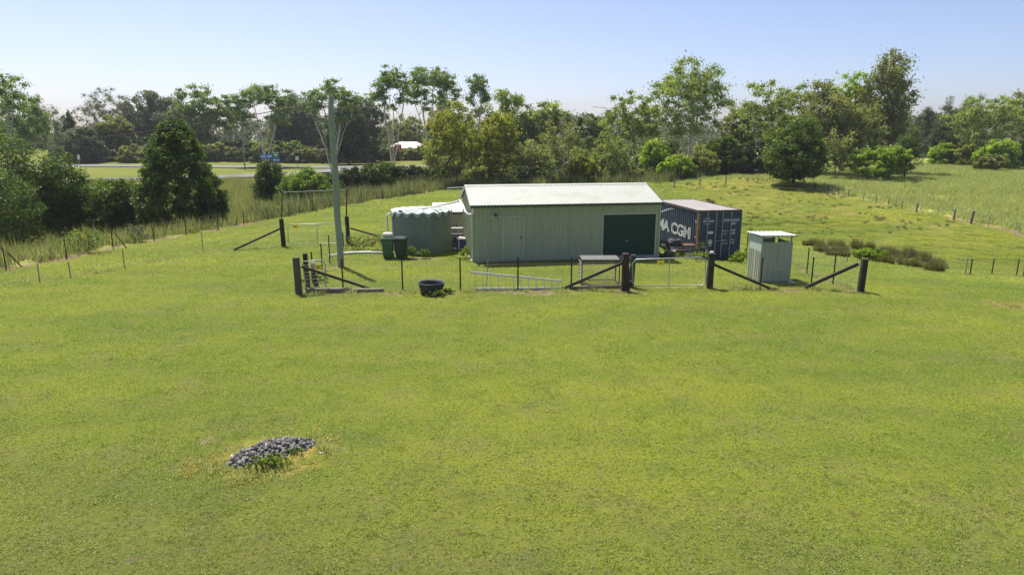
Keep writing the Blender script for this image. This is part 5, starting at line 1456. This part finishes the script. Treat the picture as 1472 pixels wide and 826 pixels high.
# --- middle, behind the shed
mid = dict(ls=.95)
T(650, 78, 146, 42, 'sapling', 'lf_yellow', 'yellow green young tree with thin dark stems left of the shed', 'young_tree', tips=1.2, seed=41, **mid)
T(718, 79, 158, 34, 'sapling', 'lf_yellow', 'yellow green young tree above the shed ridge end', 'young_tree', tips=1.1, seed=43, **mid)
T(727, 112, 122, 34, 'dense', 'lf_gum', 'rounded green tree rising behind the yellow trees', 'broad_tree', **mid)
T(783, 114, 137, 34, 'gumfull', 'lf_gum', 'green spreading gum behind the shed roof', bark='bark_dark', **mid)
T(690, 120, 175, 40, 'dense', 'lf_olive', 'olive tree filling between the yellow trees', 'broad_tree', **mid)
T(806, 80, 165, 36, 'scrub', 'lf_olive', 'sparse grey twigged tree behind the shed roof', 'scrub_tree', tips=1.3, **mid)
T(815, 78.5, 205, 20, 'bare', 'lf_olive', 'dead white forked trunk behind the shed roof', 'dead_tree', seed=4)
T(852, 125, 164, 34, 'dense', 'lf_dark', 'compact dark green tree under the lone street lamp', 'broad_tree', **mid)
T(880, 82, 180, 34, 'scrub', 'lf_gum', 'scraggly light green tree behind the shed roof end', 'scrub_tree', tips=1.3, **mid)
T(765, 81, 236, 34, 'shrub', 'lf_shade', 'dark shrub just above the middle of the shed roof', 'scrub_bush', 'bush', **mid)
T(838, 80, 222, 26, 'shrub', 'lf_yellow', 'lime yellow shrub behind the shed roof', 'scrub_bush', 'bush', dens=.8, **mid)
T(905, 81, 236, 30, 'shrub', 'lf_olive', 'low olive shrub at the shed roof end', 'scrub_bush', 'bush', dens=.7, **mid)
T(698, 80, 238, 34, 'shrub', 'lf_olive', 'mixed undergrowth bush below the yellow trees', 'scrub_bush', 'bush', dens=.8, **mid)
# --- right group
rg = dict(ls=.95)
T(918, 96, 127, 50, 'gumfull', 'lf_gum', 'dense gum forming the left shoulder of the tall white gum', seed=51, **rg)
T(996, 90, 76, 58, 'gumfull', 'lf_gum', 'tallest white trunked gum with layered crown behind the container', seed=54, tips=1.5, **rg)
T(945, 86, 200, 22, 'shrub', 'lf_bright', 'bright green bush under the left gum', 'scrub_bush', 'bush', dens=.9, **rg)
T(975, 79.5, 222, 26, 'shrub', 'lf_bright', 'bright lime bush on the bank behind the container', 'scrub_bush', 'bush', dens=.8, **rg)
T(1010, 80.5, 215, 26, 'shrub', 'lf_olive', 'olive undergrowth bush below the tall white gum', 'scrub_bush', 'bush', dens=.9, **rg)
T(1045, 83, 192, 26, 'dense', 'lf_dark', 'dark bushy tree between the white gum and the round tree', 'broad_tree', tips=.8, **rg)
T(1085, 84, 200, 28, 'dense', 'lf_shade', 'shaded bushy tree beside the round dark tree', 'broad_tree', tips=.8, **rg)
T(1070, 104, 150, 30, 'gumfull', 'lf_olive', 'smaller gum in the gap behind the white gum', **rg)
T(1118, 98, 109, 62, 'gumfull', 'lf_gum', 'broad pale gum with tangled limbs behind the round tree', seed=57, tips=1.2, **rg)
T(1149, 0, 159, 40, 'dense', 'lf_dark', 'round dense green tree on a short trunk on the bank crest', 'dense_tree', base_py=265.5, tips=1.2, tone=.58, seed=61, ls=1.0)
T(1192, 92, 112, 34, 'column', 'lf_olive', 'olive grey tree behind the round dense tree', 'broad_tree', tips=1.3, **rg)
T(1225, 100, 103, 36, 'gumfull', 'lf_bright', 'bright yellow green topped tree among the right hand trees', tips=1.1, bark='bark_dark', **rg)
T(1283, 96, 72, 34, 'column', 'lf_olive', 'tallest column shaped tree of the right hand trees', tips=1.5, seed=67, **rg)
T(1240, 90, 150, 38, 'column', 'lf_olive', 'olive tree filling below the bright topped tree', 'broad_tree', tips=1.2, **rg)
T(1208, 84, 180, 24, 'scrub', 'lf_olive', 'thin grey twigged tree beside the flat topped bush', 'scrub_tree', tips=1.3, **rg)
T(1261, 0, 207, 46, 'umbrella', 'lf_bright', 'wide flat topped light green bush at the meadow edge', 'scrub_bush', 'bush', base_py=259, dens=1.1, tone=.3, ls=.95)
T(1311, 0, 168, 22, 'pine', 'lf_dark', 'dark young pine with visible trunk at the meadow edge', 'pine_tree', base_py=257, **rg)
T(1345, 140, 150, 28, 'pine', 'lf_shade', 'dark pine left in the far dark stand beyond the meadow', 'pine_tree', dens=1.2, **rg)
T(1338, 150, 158, 26, 'dense', 'lf_shade', 'dark rounded tree at the end of the far stand', 'broad_tree', **rg)
T(1364, 136, 137, 18, 'pine', 'lf_shade', 'pointed dark pine spire in the far stand', 'pine_tree', **rg)
T(1372, 128, 172, 30, 'dense', 'lf_shade', 'low dark tree before the pine spire', 'broad_tree', **rg)
T(1404, 150, 134, 20, 'wispy', 'lf_grey', 'wispy grey pine top beyond the meadow gum', 'pine_tree', **rg)
T(1388, 146, 152, 26, 'dense', 'lf_shade', 'dark tree next to the wispy grey pine', 'broad_tree', **rg)
T(1425, 112, 136, 52, 'gumfull', 'lf_gum', 'spreading pale gum across the meadow with open limbs', seed=71, tips=1.1, **rg)
T(1490, 116, 126, 40, 'gumfull', 'lf_olive', 'gum at the far end of the meadow tree line', seed=73, **rg)
T(1360, 113, 205, 20, 'shrub', 'lf_bright', 'small green bush at the meadow fence', 'scrub_bush', 'bush', dens=.8, **rg)
T(1398, 111, 200, 26, 'shrub', 'lf_yellow', 'yellowish bush under the spreading pale gum', 'scrub_bush', 'bush', dens=.8, **rg)
T(1440, 104, 198, 26, 'shrub', 'lf_bright', 'leafy bright bush before the spreading pale gum', 'scrub_bush', 'bush', dens=.8, **rg)
T(1425, 99, 222, 20, 'shrub', 'lf_olive', 'low grey green bush out in the meadow', 'scrub_bush', 'bush', dens=.8, **rg)
T(1480, 108, 200, 30, 'shrub', 'lf_dark', 'dark bush at the meadow end under the gums', 'scrub_bush', 'bush', **rg)

# verge shrubs along the far bank
rv = np.random.default_rng(77)
VS = [('lf_grey', 'low grey green shrub'), ('lf_mid', 'low mid green shrub'), ('lf_olive', 'low olive shrub'), ('lf_shade', 'low dark shrub')]
for k, px in enumerate(range(92, 525, 16)):
    lm, lab = VS[k % 4]
    row = k % 2
    T(px + rv.uniform(-6, 6), (146, 153)[row] + rv.uniform(0, 4), (208, 200)[row] + rv.uniform(-4, 4), 24, 'shrub', lm, lab + (' in the front of the scrub band above the far road', ' at the back of the scrub band above the far road')[row], 'verge_shrub', 'shrub', 'scrub on the bank above the far road', dens=.8, ls=.95)
for k, px in enumerate((640, 668, 700, 735, 762, 790, 820, 850, 880, 905, 935, 970, 1000, 1030, 1060, 1090)):
    T(px, 96 + (k * 7) % 13, 196 + (k * 5) % 17, 30, 'shrub', ('lf_olive', 'lf_mid', 'lf_gum', 'lf_dark')[k % 4], ('olive', 'mid green', 'pale green', 'dark green')[k % 4] + ' understorey bush below the trees behind the shed', 'understorey_bush', 'bush', 'understorey behind the shed', dens=.8, ls=.95)

for k, (px, lb) in enumerate(((560, 'dark shrub left of the red board before the white roofed house'), (588, 'olive shrub before the wall of the white roofed house'), (606, 'green shrub at the end of the white roofed house'), (622, 'low shrub between the white roofed house and yellow trees'))):
    T(px, 160 + k, 211 + k % 2, 16, 'shrub', ('lf_dark', 'lf_olive', 'lf_mid', 'lf_gum')[k], lb, 'verge_shrub', 'shrub', dens=.7, ls=.95)
# far-off wood closing the horizon: one mass
rng = np.random.default_rng(99)
C = []; rd = []; tcs = []
for px in np.arange(-120, 1600, 7):
    Y = rng.uniform(205, 250); top = 178 + 10 * math.sin(px * 0.013) + rng.uniform(-8, 8)
    t = at(px, top, Y); z0 = gz(t[0], Y); H = t[2] - z0; tone = rng.uniform(0.1, 0.6)
    for _ in range(10):
        C.append((t[0] + rng.normal(0, 2.2), Y + rng.normal(0, 2), z0 + H * rng.uniform(0.06, 0.95))); rd.append(rng.uniform(1.3, 2.4)); tcs.append(tone + rng.normal(0, .08))
V, Fc, tn = leaves(rng, np.array(C), 42, np.array(rd), 0.9, 0.9, 0.55, np.clip(np.array(tcs), 0, 1))
fw = link('distant_wood', mesh_from('distant_wood', V, Fc, {'tone': tn}), M['lf_grey'])
tag(fw, 'far-off dark wood closing the view behind all the trees', 'wood', kind='stuff')

# --- small plants near the yard
def plant(px, py, h, w, lm, label, kind='scrub', dY=0.0, Y=None, seed=None, ls=0.075, dens=.42, tips=.8):
    g = ground(px, py)
    if Y: g = at(px, py, Y); dY = 0.0
    tree('leafy_weed', label, 'plant', (g[0], g[1] + dY, gz(g[0], g[1] + dY)), h, w, kind, lm, ls, seed=seed, dens=dens, tips=tips)
plant(594, 371, 0.65, 0.30, 'lf_mid', 'straggly weed growing at the middle of the tank wall', dY=-0.1)
plant(612, 371, 0.55, 0.28, 'lf_mid', 'leafy weed at the tank wall right of the bins', dY=-0.1)
plant(521, 362, 0.75, 0.7, 'lf_olive', 'olive weed clump behind the white ground pipe', dY=0.5)
plant(541, 361, 0.85, 0.55, 'lf_olive', 'tall weed clump beside the mid green bin', dY=0.5)
plant(507, 359, 0.7, 0.45, 'lf_mid', 'weed clump at the foot of the dark gate post', dY=0.3)
plant(669, 372, 0.62, 0.32, 'lf_bright', 'bright green grass clump at the shed corner', dY=0.25)
plant(1011, 371, 1.1, 0.55, 'lf_grey', 'grey green sapling before the container doors', Y=34.6)
plant(1003, 376, 0.55, 0.75, 'lf_bright', 'low lime plant behind the gate post', Y=33.2)
plant(1067, 377, 0.85, 0.85, 'lf_bright', 'bushy green plant between the container and outhouse', Y=34.2, tips=1.4, dens=1.2)
plant(1057, 374, 0.6, 0.5, 'lf_mid', 'small mid green plant at the container door edge', Y=34.6)
plant(976, 371, 0.4, 0.4, 'lf_bright', 'lime weed under the rusty cart', Y=34.5)
plant(963, 371, 0.35, 0.3, 'lf_bright', 'lime weed behind the upright tyre', Y=34.5)
plant(628, 426, 0.26, 0.4, 'lf_mid', 'low weed against the black tub', dY=-0.05)
plant(646, 421, 0.2, 0.25, 'lf_mid', 'small weed at the fence right of the tub', dY=0.0)
plant(455, 408, 0.4, 0.4, 'lf_mid', 'weed under the walk gate', dY=0.3)
plant(1248, 376, 0.75, 1.05, 'lf_bright', 'lime green bush among the brown rushes', dY=0.0, tips=1.2, dens=.8, kind='umbrella', ls=.09)
plant(400, 668, 0.28, 0.32, 'lf_bright', 'green weed growing out of the front of the gravel heap', dY=0, ls=0.035, tips=.9, dens=.5)
plant(378, 674, 0.26, 0.3, 'lf_mid', 'smaller weed at the gravel heap edge', dY=0, ls=0.05)
plant(420, 660, 0.22, 0.22, 'lf_mid', 'fine weed rising through the middle of the gravel heap', dY=0.15, ls=0.03)
plant(362, 668, 0.18, 0.2, 'lf_olive', 'dull weed at the lower end of the gravel heap', dY=0.1, ls=0.03)
plant(410, 645, 0.16, 0.2, 'lf_bright', 'pale sprig on the crown of the gravel heap', dY=0.1, ls=0.03)
plant(1113, 417, 0.12, 0.15, 'lf_mid', 'tiny weed at the brace foot near the outhouse', dY=0, ls=.04)
plant(120, 366, 1.3, 0.9, 'lf_mid', 'tall feathery weed at the boundary fence by the yellow sign', dY=1.0, ls=.1)
plant(93, 366, 1.2, 0.9, 'lf_mid', 'dark weed clump left of the yellow boundary sign', dY=1.2, ls=.1)
plant(183, 352, 1.1, 0.7, 'lf_grey', 'pale round weed behind the braced boundary picket', dY=1.2, ls=.1)
plant(40, 366, 1.0, 1.0, 'lf_olive', 'olive weed mound between boundary pickets', dY=1.5, ls=.1)

# --- rushes
def blades(rng, n, r, h0, h1, w, lean, curve=0.3, seg=2):
    """curved tapering blades rooted in a disc"""
    th = rng.uniform(0, 6.28, n); rr = r * np.sqrt(rng.uniform(0, 1, n))
    B = np.stack([rr * np.cos(th), rr * np.sin(th), np.full(n, -0.01)], 1)
    h = rng.uniform(h0, h1, n); la = rng.uniform(0, 6.28, n); lm = np.abs(rng.normal(0, lean, n))
    dirn = np.stack([np.cos(la) * lm, np.sin(la) * lm, np.ones(n)], 1); dirn /= np.linalg.norm(dirn, axis=1, keepdims=True)
    side = np.stack([-np.sin(la + rng.normal(0, .6, n)), np.cos(la), np.zeros(n)], 1); side /= np.linalg.norm(side, axis=1, keepdims=True)
    mid = B + dirn * (h * 0.55)[:, None]
    tip = B + dirn * h[:, None] + np.stack([np.cos(la), np.sin(la), -np.ones(n) * 0.5], 1) * (h * curve * lm)[:, None]
    ww = (w * rng.uniform(0.7, 1.3, n))[:, None]
    V = np.stack([B - side * ww / 2, B + side * ww / 2, mid + side * ww * 0.42, mid - side * ww * 0.42, tip], 1).reshape(-1, 3)
    b = np.arange(n)[:, None] * 5
    F3 = np.concatenate([b + np.array([[0, 1, 2]]), b + np.array([[0, 2, 3]]), b + np.array([[3, 2, 4]])], 0)
    return V, F3
rush_me = []
for k in range(4):
    r = np.random.default_rng(300 + k); V, F3 = blades(r, 480, 0.26, 0.3, 0.85, 0.015, 0.42)
    tn = np.repeat(np.clip(r.normal(.45, .22, 480), 0, 1), 5)
    me = mesh_from('rush_blades', V, F3, {'tone': tn}); me.materials.append(M['lf_rush']); rush_me.append(me)
RUSH = [(370, 440), (402, 440), (440, 452), (475, 470), (500, 450), (540, 460), (565, 470), (515, 478), (620, 455), (645, 462), (690, 462), (720, 480), (755, 480), (790, 490), (820, 490), (860, 500), (885, 495), (910, 497), (940, 512), (962, 522), (1000, 540), (1030, 550), (1055, 560),
        (430, 468), (455, 476), (490, 492), (530, 494), (560, 500), (740, 530), (780, 535), (815, 530), (850, 545), (900, 553), (940, 558), (985, 566), (1020, 572), (700, 500), (730, 512)]
for k, (a, b) in enumerate(RUSH):
    g = ground(1050 + a / 3.44, 220 + (b + 16) / 3.44)
    o = bpy.data.objects.new('rush_clump', rush_me[k % 4]); COL.objects.link(o)
    s = 0.55 + 0.42 * ((k * 37) % 11) / 10
    o.location = tuple(g); o.scale = (s * 1.25, s * 1.25, s); o.rotation_euler = (0, 0, k * 1.7)
    tag(o, 'brown green rush clump growing in the hollow before the bank', 'rushes', 'rush clumps in the hollow')
for k, (a, b) in enumerate(((676, 290), (706, 293), (728, 293), (869, 301), (1084, 343), (1088, 341))):
    g = ground(a if a > 1050 else 1000 + (a - 676) * 0.12 + 18, b) if a < 900 else ground(a, b + 8)
    o = bpy.data.objects.new('rush_clump', rush_me[k % 4]); COL.objects.link(o)
    o.location = tuple(g); o.scale = (.6, .6, .5) if k < 4 else (1.2, 1.2, 1.0); o.rotation_euler = (0, 0, k)
    tag(o, 'small rush tussock on the grass behind the container', 'rushes', 'rush tussocks behind the container')

# ================================================================ GRASS (stuff, instanced blades)
def grass_proto(name, seed, n, r, h0, h1, w, lean, m, curve=.3):
    V, F3 = blades(np.random.default_rng(seed), n, r, h0, h1, w, lean, curve)
    me = mesh_from(name, V, F3); me.materials.append(m)
    return bpy.data.objects.new(name, me)

def scatter(name, label, pts, scl, protos, m, seed=0):
    rng = np.random.default_rng(seed); n = len(pts)
    me = bpy.data.meshes.new(name); me.vertices.add(n); me.vertices.foreach_set('co', np.asarray(pts, np.float32).ravel())
    for k, a in (('rot', rng.uniform(0, 6.28, n)), ('scl', scl), ('pick', rng.integers(0, len(protos), n))):
        t = me.attributes.new(k, 'INT' if k == 'pick' else 'FLOAT', 'POINT'); t.data.foreach_set('value', np.asarray(a, np.int32 if k == 'pick' else np.float32))
    me.materials.append(m)
    o = bpy.data.objects.new(name, me); COL.objects.link(o)
    c = bpy.data.collections.new(name + '_blades')
    for q in protos: c.objects.link(q)
    ng = bpy.data.node_groups.new(name, 'GeometryNodeTree')
    ng.interface.new_socket('Geometry', in_out='INPUT', socket_type='NodeSocketGeometry')
    ng.interface.new_socket('Geometry', in_out='OUTPUT', socket_type='NodeSocketGeometry')
    gi = ng.nodes.new('NodeGroupInput'); go = ng.nodes.new('NodeGroupOutput')
    ci = ng.nodes.new('GeometryNodeCollectionInfo'); ci.inputs['Collection'].default_value = c
    ci.inputs['Separate Children'].default_value = True; ci.inputs['Reset Children'].default_value = True
    ip = ng.nodes.new('GeometryNodeInstanceOnPoints'); ip.inputs['Pick Instance'].default_value = True
    def na(nm, ty):
        q = ng.nodes.new('GeometryNodeInputNamedAttribute'); q.data_type = ty; q.inputs[0].default_value = nm; return q.outputs['Attribute']
    cx = ng.nodes.new('ShaderNodeCombineXYZ'); ng.links.new(na('rot', 'FLOAT'), cx.inputs[2])
    er = ng.nodes.new('FunctionNodeEulerToRotation'); ng.links.new(cx.outputs[0], er.inputs[0])
    sx = ng.nodes.new('ShaderNodeCombineXYZ'); s_ = na('scl', 'FLOAT')
    one = ng.nodes.new('ShaderNodeMath'); one.operation = 'MULTIPLY_ADD'; one.inputs[1].default_value = 0.4; one.inputs[2].default_value = 0.6; ng.links.new(s_, one.inputs[0])
    ng.links.new(one.outputs[0], sx.inputs[0]); ng.links.new(one.outputs[0], sx.inputs[1]); ng.links.new(s_, sx.inputs[2])
    ng.links.new(gi.outputs[0], ip.inputs['Points']); ng.links.new(ci.outputs[0], ip.inputs['Instance'])
    ng.links.new(na('pick', 'INT'), ip.inputs['Instance Index']); ng.links.new(er.outputs[0], ip.inputs['Rotation']); ng.links.new(sx.outputs[0], ip.inputs['Scale'])
    ng.links.new(ip.outputs[0], go.inputs[0])
    md = o.modifiers.new('blades', 'NODES'); md.node_group = ng
    tag(o, label, 'grass', kind='stuff')
    return o

def grid_pts(x0f, x1f, y0, y1, step, rng):
    P = []
    y = y0
    while y < y1:
        xs = np.arange(x0f(y), x1f(y), step); P.append(np.stack([xs, np.full(len(xs), y)], 1)); y += step
    P = np.concatenate(P); return P + rng.uniform(-0.5, 0.5, P.shape) * step
def surface_z(x, y):
    """height of the built ground sheet, dents included"""
    z = hgt(x, y)
    z = z - 0.05 * sm(0.45, 0.9, soil_at(x, y)) * (1 - sm(0, 1.2, -np.hypot(x - PILE[0], y - PILE[1]) + 1.6))
    return z + 0.13 * np.exp(-((x - PILE[0] - 0.06) / 0.62) ** 2 - ((y - PILE[1] - 0.08) / 0.5) ** 2)
SHEDI = np.array(shed.matrix_basis.inverted()); CONI = np.array(cont.matrix_basis.inverted())
def blocked(x, y):
    b = np.zeros(len(x), bool)
    for Mi, w, l in ((SHEDI, SL, SW), (CONI, CW, CL)):
        u = Mi[0, 0] * x + Mi[0, 1] * y + Mi[0, 3]; v = Mi[1, 0] * x + Mi[1, 1] * y + Mi[1, 3]
        b |= (u > -0.25) & (u < w + 0.25) & (v > -0.25) & (v < l + 0.25)
    b |= np.hypot(x - tank.location.x, y - tank.location.y) < TR + 0.2
    b |= (x > oh0[0] - .2) & (x < oh0[0] + OW + .2) & (y > oh0[1] - .2) & (y < oh0[1] + OD + .2)
    b |= (x > -4.5) & (x < -2.2) & (y > 35.5) & (y < 39.2)
    b |= np.hypot(x - tub.location.x, y - tub.location.y) < 0.6
    return b
def lawn_patch(name, label, y0, y1, step, n, r, h0, h1, w, seed, margin):
    rng = np.random.default_rng(seed)
    P = grid_pts(lambda y: -0.79 * y - margin, lambda y: 0.79 * y + margin, y0, y1, step, rng)
    x, y = P[:, 0], P[:, 1]
    so = soil_at(x, y)
    keep = inside(x, y, MOWN) & ~blocked(x, y) & (so + rng.uniform(-.25, .25, len(x)) < 0.5)
    x, y = x[keep], y[keep]
    s = 0.75 + 0.5 * fbm(x * 0.9, y * 0.9, 61, 3)
    pr = [grass_proto('lawn_blades', seed * 10 + k, n if k else n // 3, r, h0, h1 * (1.5 if k == 4 else 1), w, 1.5, M['lawn_blade'], .35) for k in range(5)]
    return scatter(name, label, np.stack([x, y, surface_z(x, y)], 1), s, pr, M['lawn_blade'], seed)
lawn_patch('lawn_grass', 'short mown lime green grass over the open lawn', 6.0, 17.0, 0.40, 560, 0.36, 0.014, 0.05, 0.011, 1, 3)
lawn_patch('lawn_grass', 'mown grass of the lawn up to the yard fence', 17.0, 30.0, 0.55, 900, 0.48, 0.015, 0.05, 0.015, 2, 3)
lawn_patch('lawn_grass', 'mown grass in and behind the fenced yard', 30.0, 52.0, 0.9, 1000, 0.80, 0.018, 0.06, 0.024, 3, 3)
lawn_patch('lawn_grass', 'grazed grass of the back paddock', 52.0, 80.0, 1.5, 1100, 1.35, 0.025, 0.08, 0.042, 4, 2)

def tall(name, label, cond, box, dens, protos, m, seed, smin=.7, smax=1.3):
    rng = np.random.default_rng(seed); x0, x1, y0, y1 = box
    n = int((x1 - x0) * (y1 - y0) * dens); x = rng.uniform(x0, x1, n); y = rng.uniform(y0, y1, n)
    k = cond(x, y, rng); x, y = x[k], y[k]
    s = rng.uniform(smin, smax, len(x)) * (0.6 + 0.8 * fbm(x * 0.35, y * 0.35, seed, 3))
    return scatter(name, label, np.stack([x, y, hgt(x, y)], 1), s, protos, m, seed)
def off_road(x, y): return (pdist(x, y, ROAD_MAIN) > 5.5) & (pdist(x, y, ROAD_SLIP) > 4.5)
pm = [grass_proto('meadow_blades', 40 + k, 60, 0.45, 0.18, 0.5, 0.024, 0.6, M['meadow_blade']) for k in range(4)]
tall('meadow_grass', 'tall pale green meadow grass beyond the bank fence', lambda x, y, r: ~inside(x, y, MOWN) & (x > 14) & (pdist(x, y, CREST) > .3), (14, 85, 28, 118), 3.2, pm, M['meadow_blade'], 11)
pw = [grass_proto('weed_blades', 50 + k, 40, 0.40, 0.2, 0.95, 0.022, 0.5, M['weed_blade']) for k in range(4)]
tall('weed_grass', 'rank weedy grass outside the boundary fence', lambda x, y, r: ~inside(x, y, MOWN) & (x < 6) & (pdist(x, y, MOWN + [MOWN[0]]) > .25) & off_road(x, y), (-64, 6, 20, 96), 3.6, pw, M['weed_blade'], 12, .4, 1.4)
pr_ = [grass_proto('reed_blades', 60 + k, 50, 0.55, 0.4, 1.6, 0.03, 0.34, M['reed_blade']) for k in range(4)]
tall('reed_grass', 'tall green reeds in a band behind the back paddock', lambda x, y, r: ~inside(x, y, MOWN) & (pdist(x, y, LEFT_LINE[7:] + BACK_LINE[1:]) < 5.5) & (pdist(x, y, MOWN + [MOWN[0]]) > .3), (-20, 22, 46, 88), 2.6, pr_, M['reed_blade'], 13, .45, 1.3)
pt = [grass_proto('tussock_blades', 70 + k, 60, 0.13, 0.05, 0.22, 0.016, 0.5, M['reed_blade'], .6) for k in range(4)]
tall('bank_tussocks', 'scattered grass tussocks over the grazed bank', lambda x, y, r: inside(x, y, MOWN) & (x > 8 + 0.1 * y) & (y > 46) & (fbm(x * .6, y * .6, 5, 2) > .5), (10, 60, 40, 78), 1.5, pt, M['reed_blade'], 14)
pd = [grass_proto('fence_tufts', 80 + k, 34, 0.13, 0.08, 0.24, 0.012, 0.5, M['meadow_blade']) for k in range(4)]
def near_fence(x, y, r):
    d = np.minimum.reduce([pdist(x, y, q) for q in (FRONT_L, FRONT_R, SIDE_L, SIDE_R, THIN_LINE, FAR_R)])
    dp = np.hypot((x - PILE[0]) / 1.1, (y - PILE[1] + 0.15) / 0.85)
    front = (y < PILE[1] + 0.05) & (dp < 1.05) & (x < PILE[0] + .6)
    return ((np.abs(d - 0.16) < 0.22) & (r.uniform(size=len(x)) < .5)) | ((np.abs(dp - .9) < .2) & (r.uniform(size=len(x)) < .9)) | front
tall('fence_grass', 'longer grass tufts missed by the mower under fences and round the stones', near_fence, (-30, 30, 10, 42), 9, pd, M['meadow_blade'], 15)

# loose taller tufts the mower left standing on the lawn
pl_ = [grass_proto('lawn_tufts', 90 + k, 40, 0.09, 0.03, 0.085, 0.009, 0.7, M['lawn_blade'], .5) for k in range(4)]
tall('lawn_tufts', 'loose grass tufts standing a little above the mown lawn', lambda x, y, r: inside(x, y, MOWN) & (np.abs(x) < 0.79 * y + 2) & ~blocked(x, y) & (fbm(x * 1.4, y * 1.4, 23, 3) > .53), (-26, 26, 6, 30), 16, pl_, M['lawn_blade'], 16)

ps_ = [grass_proto('straw_tufts', 110 + k, 34, 0.12, 0.03, 0.12, 0.010, 0.7, M['straw_blade'], .5) for k in range(4)]
def by_pile(x, y, r):
    dp = np.hypot((x - PILE[0]) / 1.25, (y - PILE[1] + 0.1) / 0.95)
    return ((dp > .55) & (dp < 1.25) & (fbm(x * 2.2, y * 2.2, 31, 3) > .45 + .12 * dp)) | (np.hypot((x - 18.1) / 1.4, (y - 23.7) / .5) < 1) & (r.uniform(size=len(x)) < .6)
tall('dry_grass', 'yellowed dry grass ring around the gravel heap', by_pile, (-8, 20, 10, 25), 60, ps_, M['straw_blade'], 17)

# ================================================================ HAZE
hm, hnt, hout = new_mat('haze_air')
pv = hnt.nodes.new('ShaderNodeVolumePrincipled')
pv.inputs['Color'].default_value = (0.93, 0.95, 1.0, 1); pv.inputs['Density'].default_value = 0.00024; pv.inputs['Anisotropy'].default_value = 0.15
hnt.links.new(pv.outputs[0], hout.inputs['Volume'])
hz = MB().box(-715, 715, -75, 915, -4.5, 27).build('haze', hm)
tag(hz, 'thin pale summer haze filling the air over the paddocks', 'haze', kind='stuff')
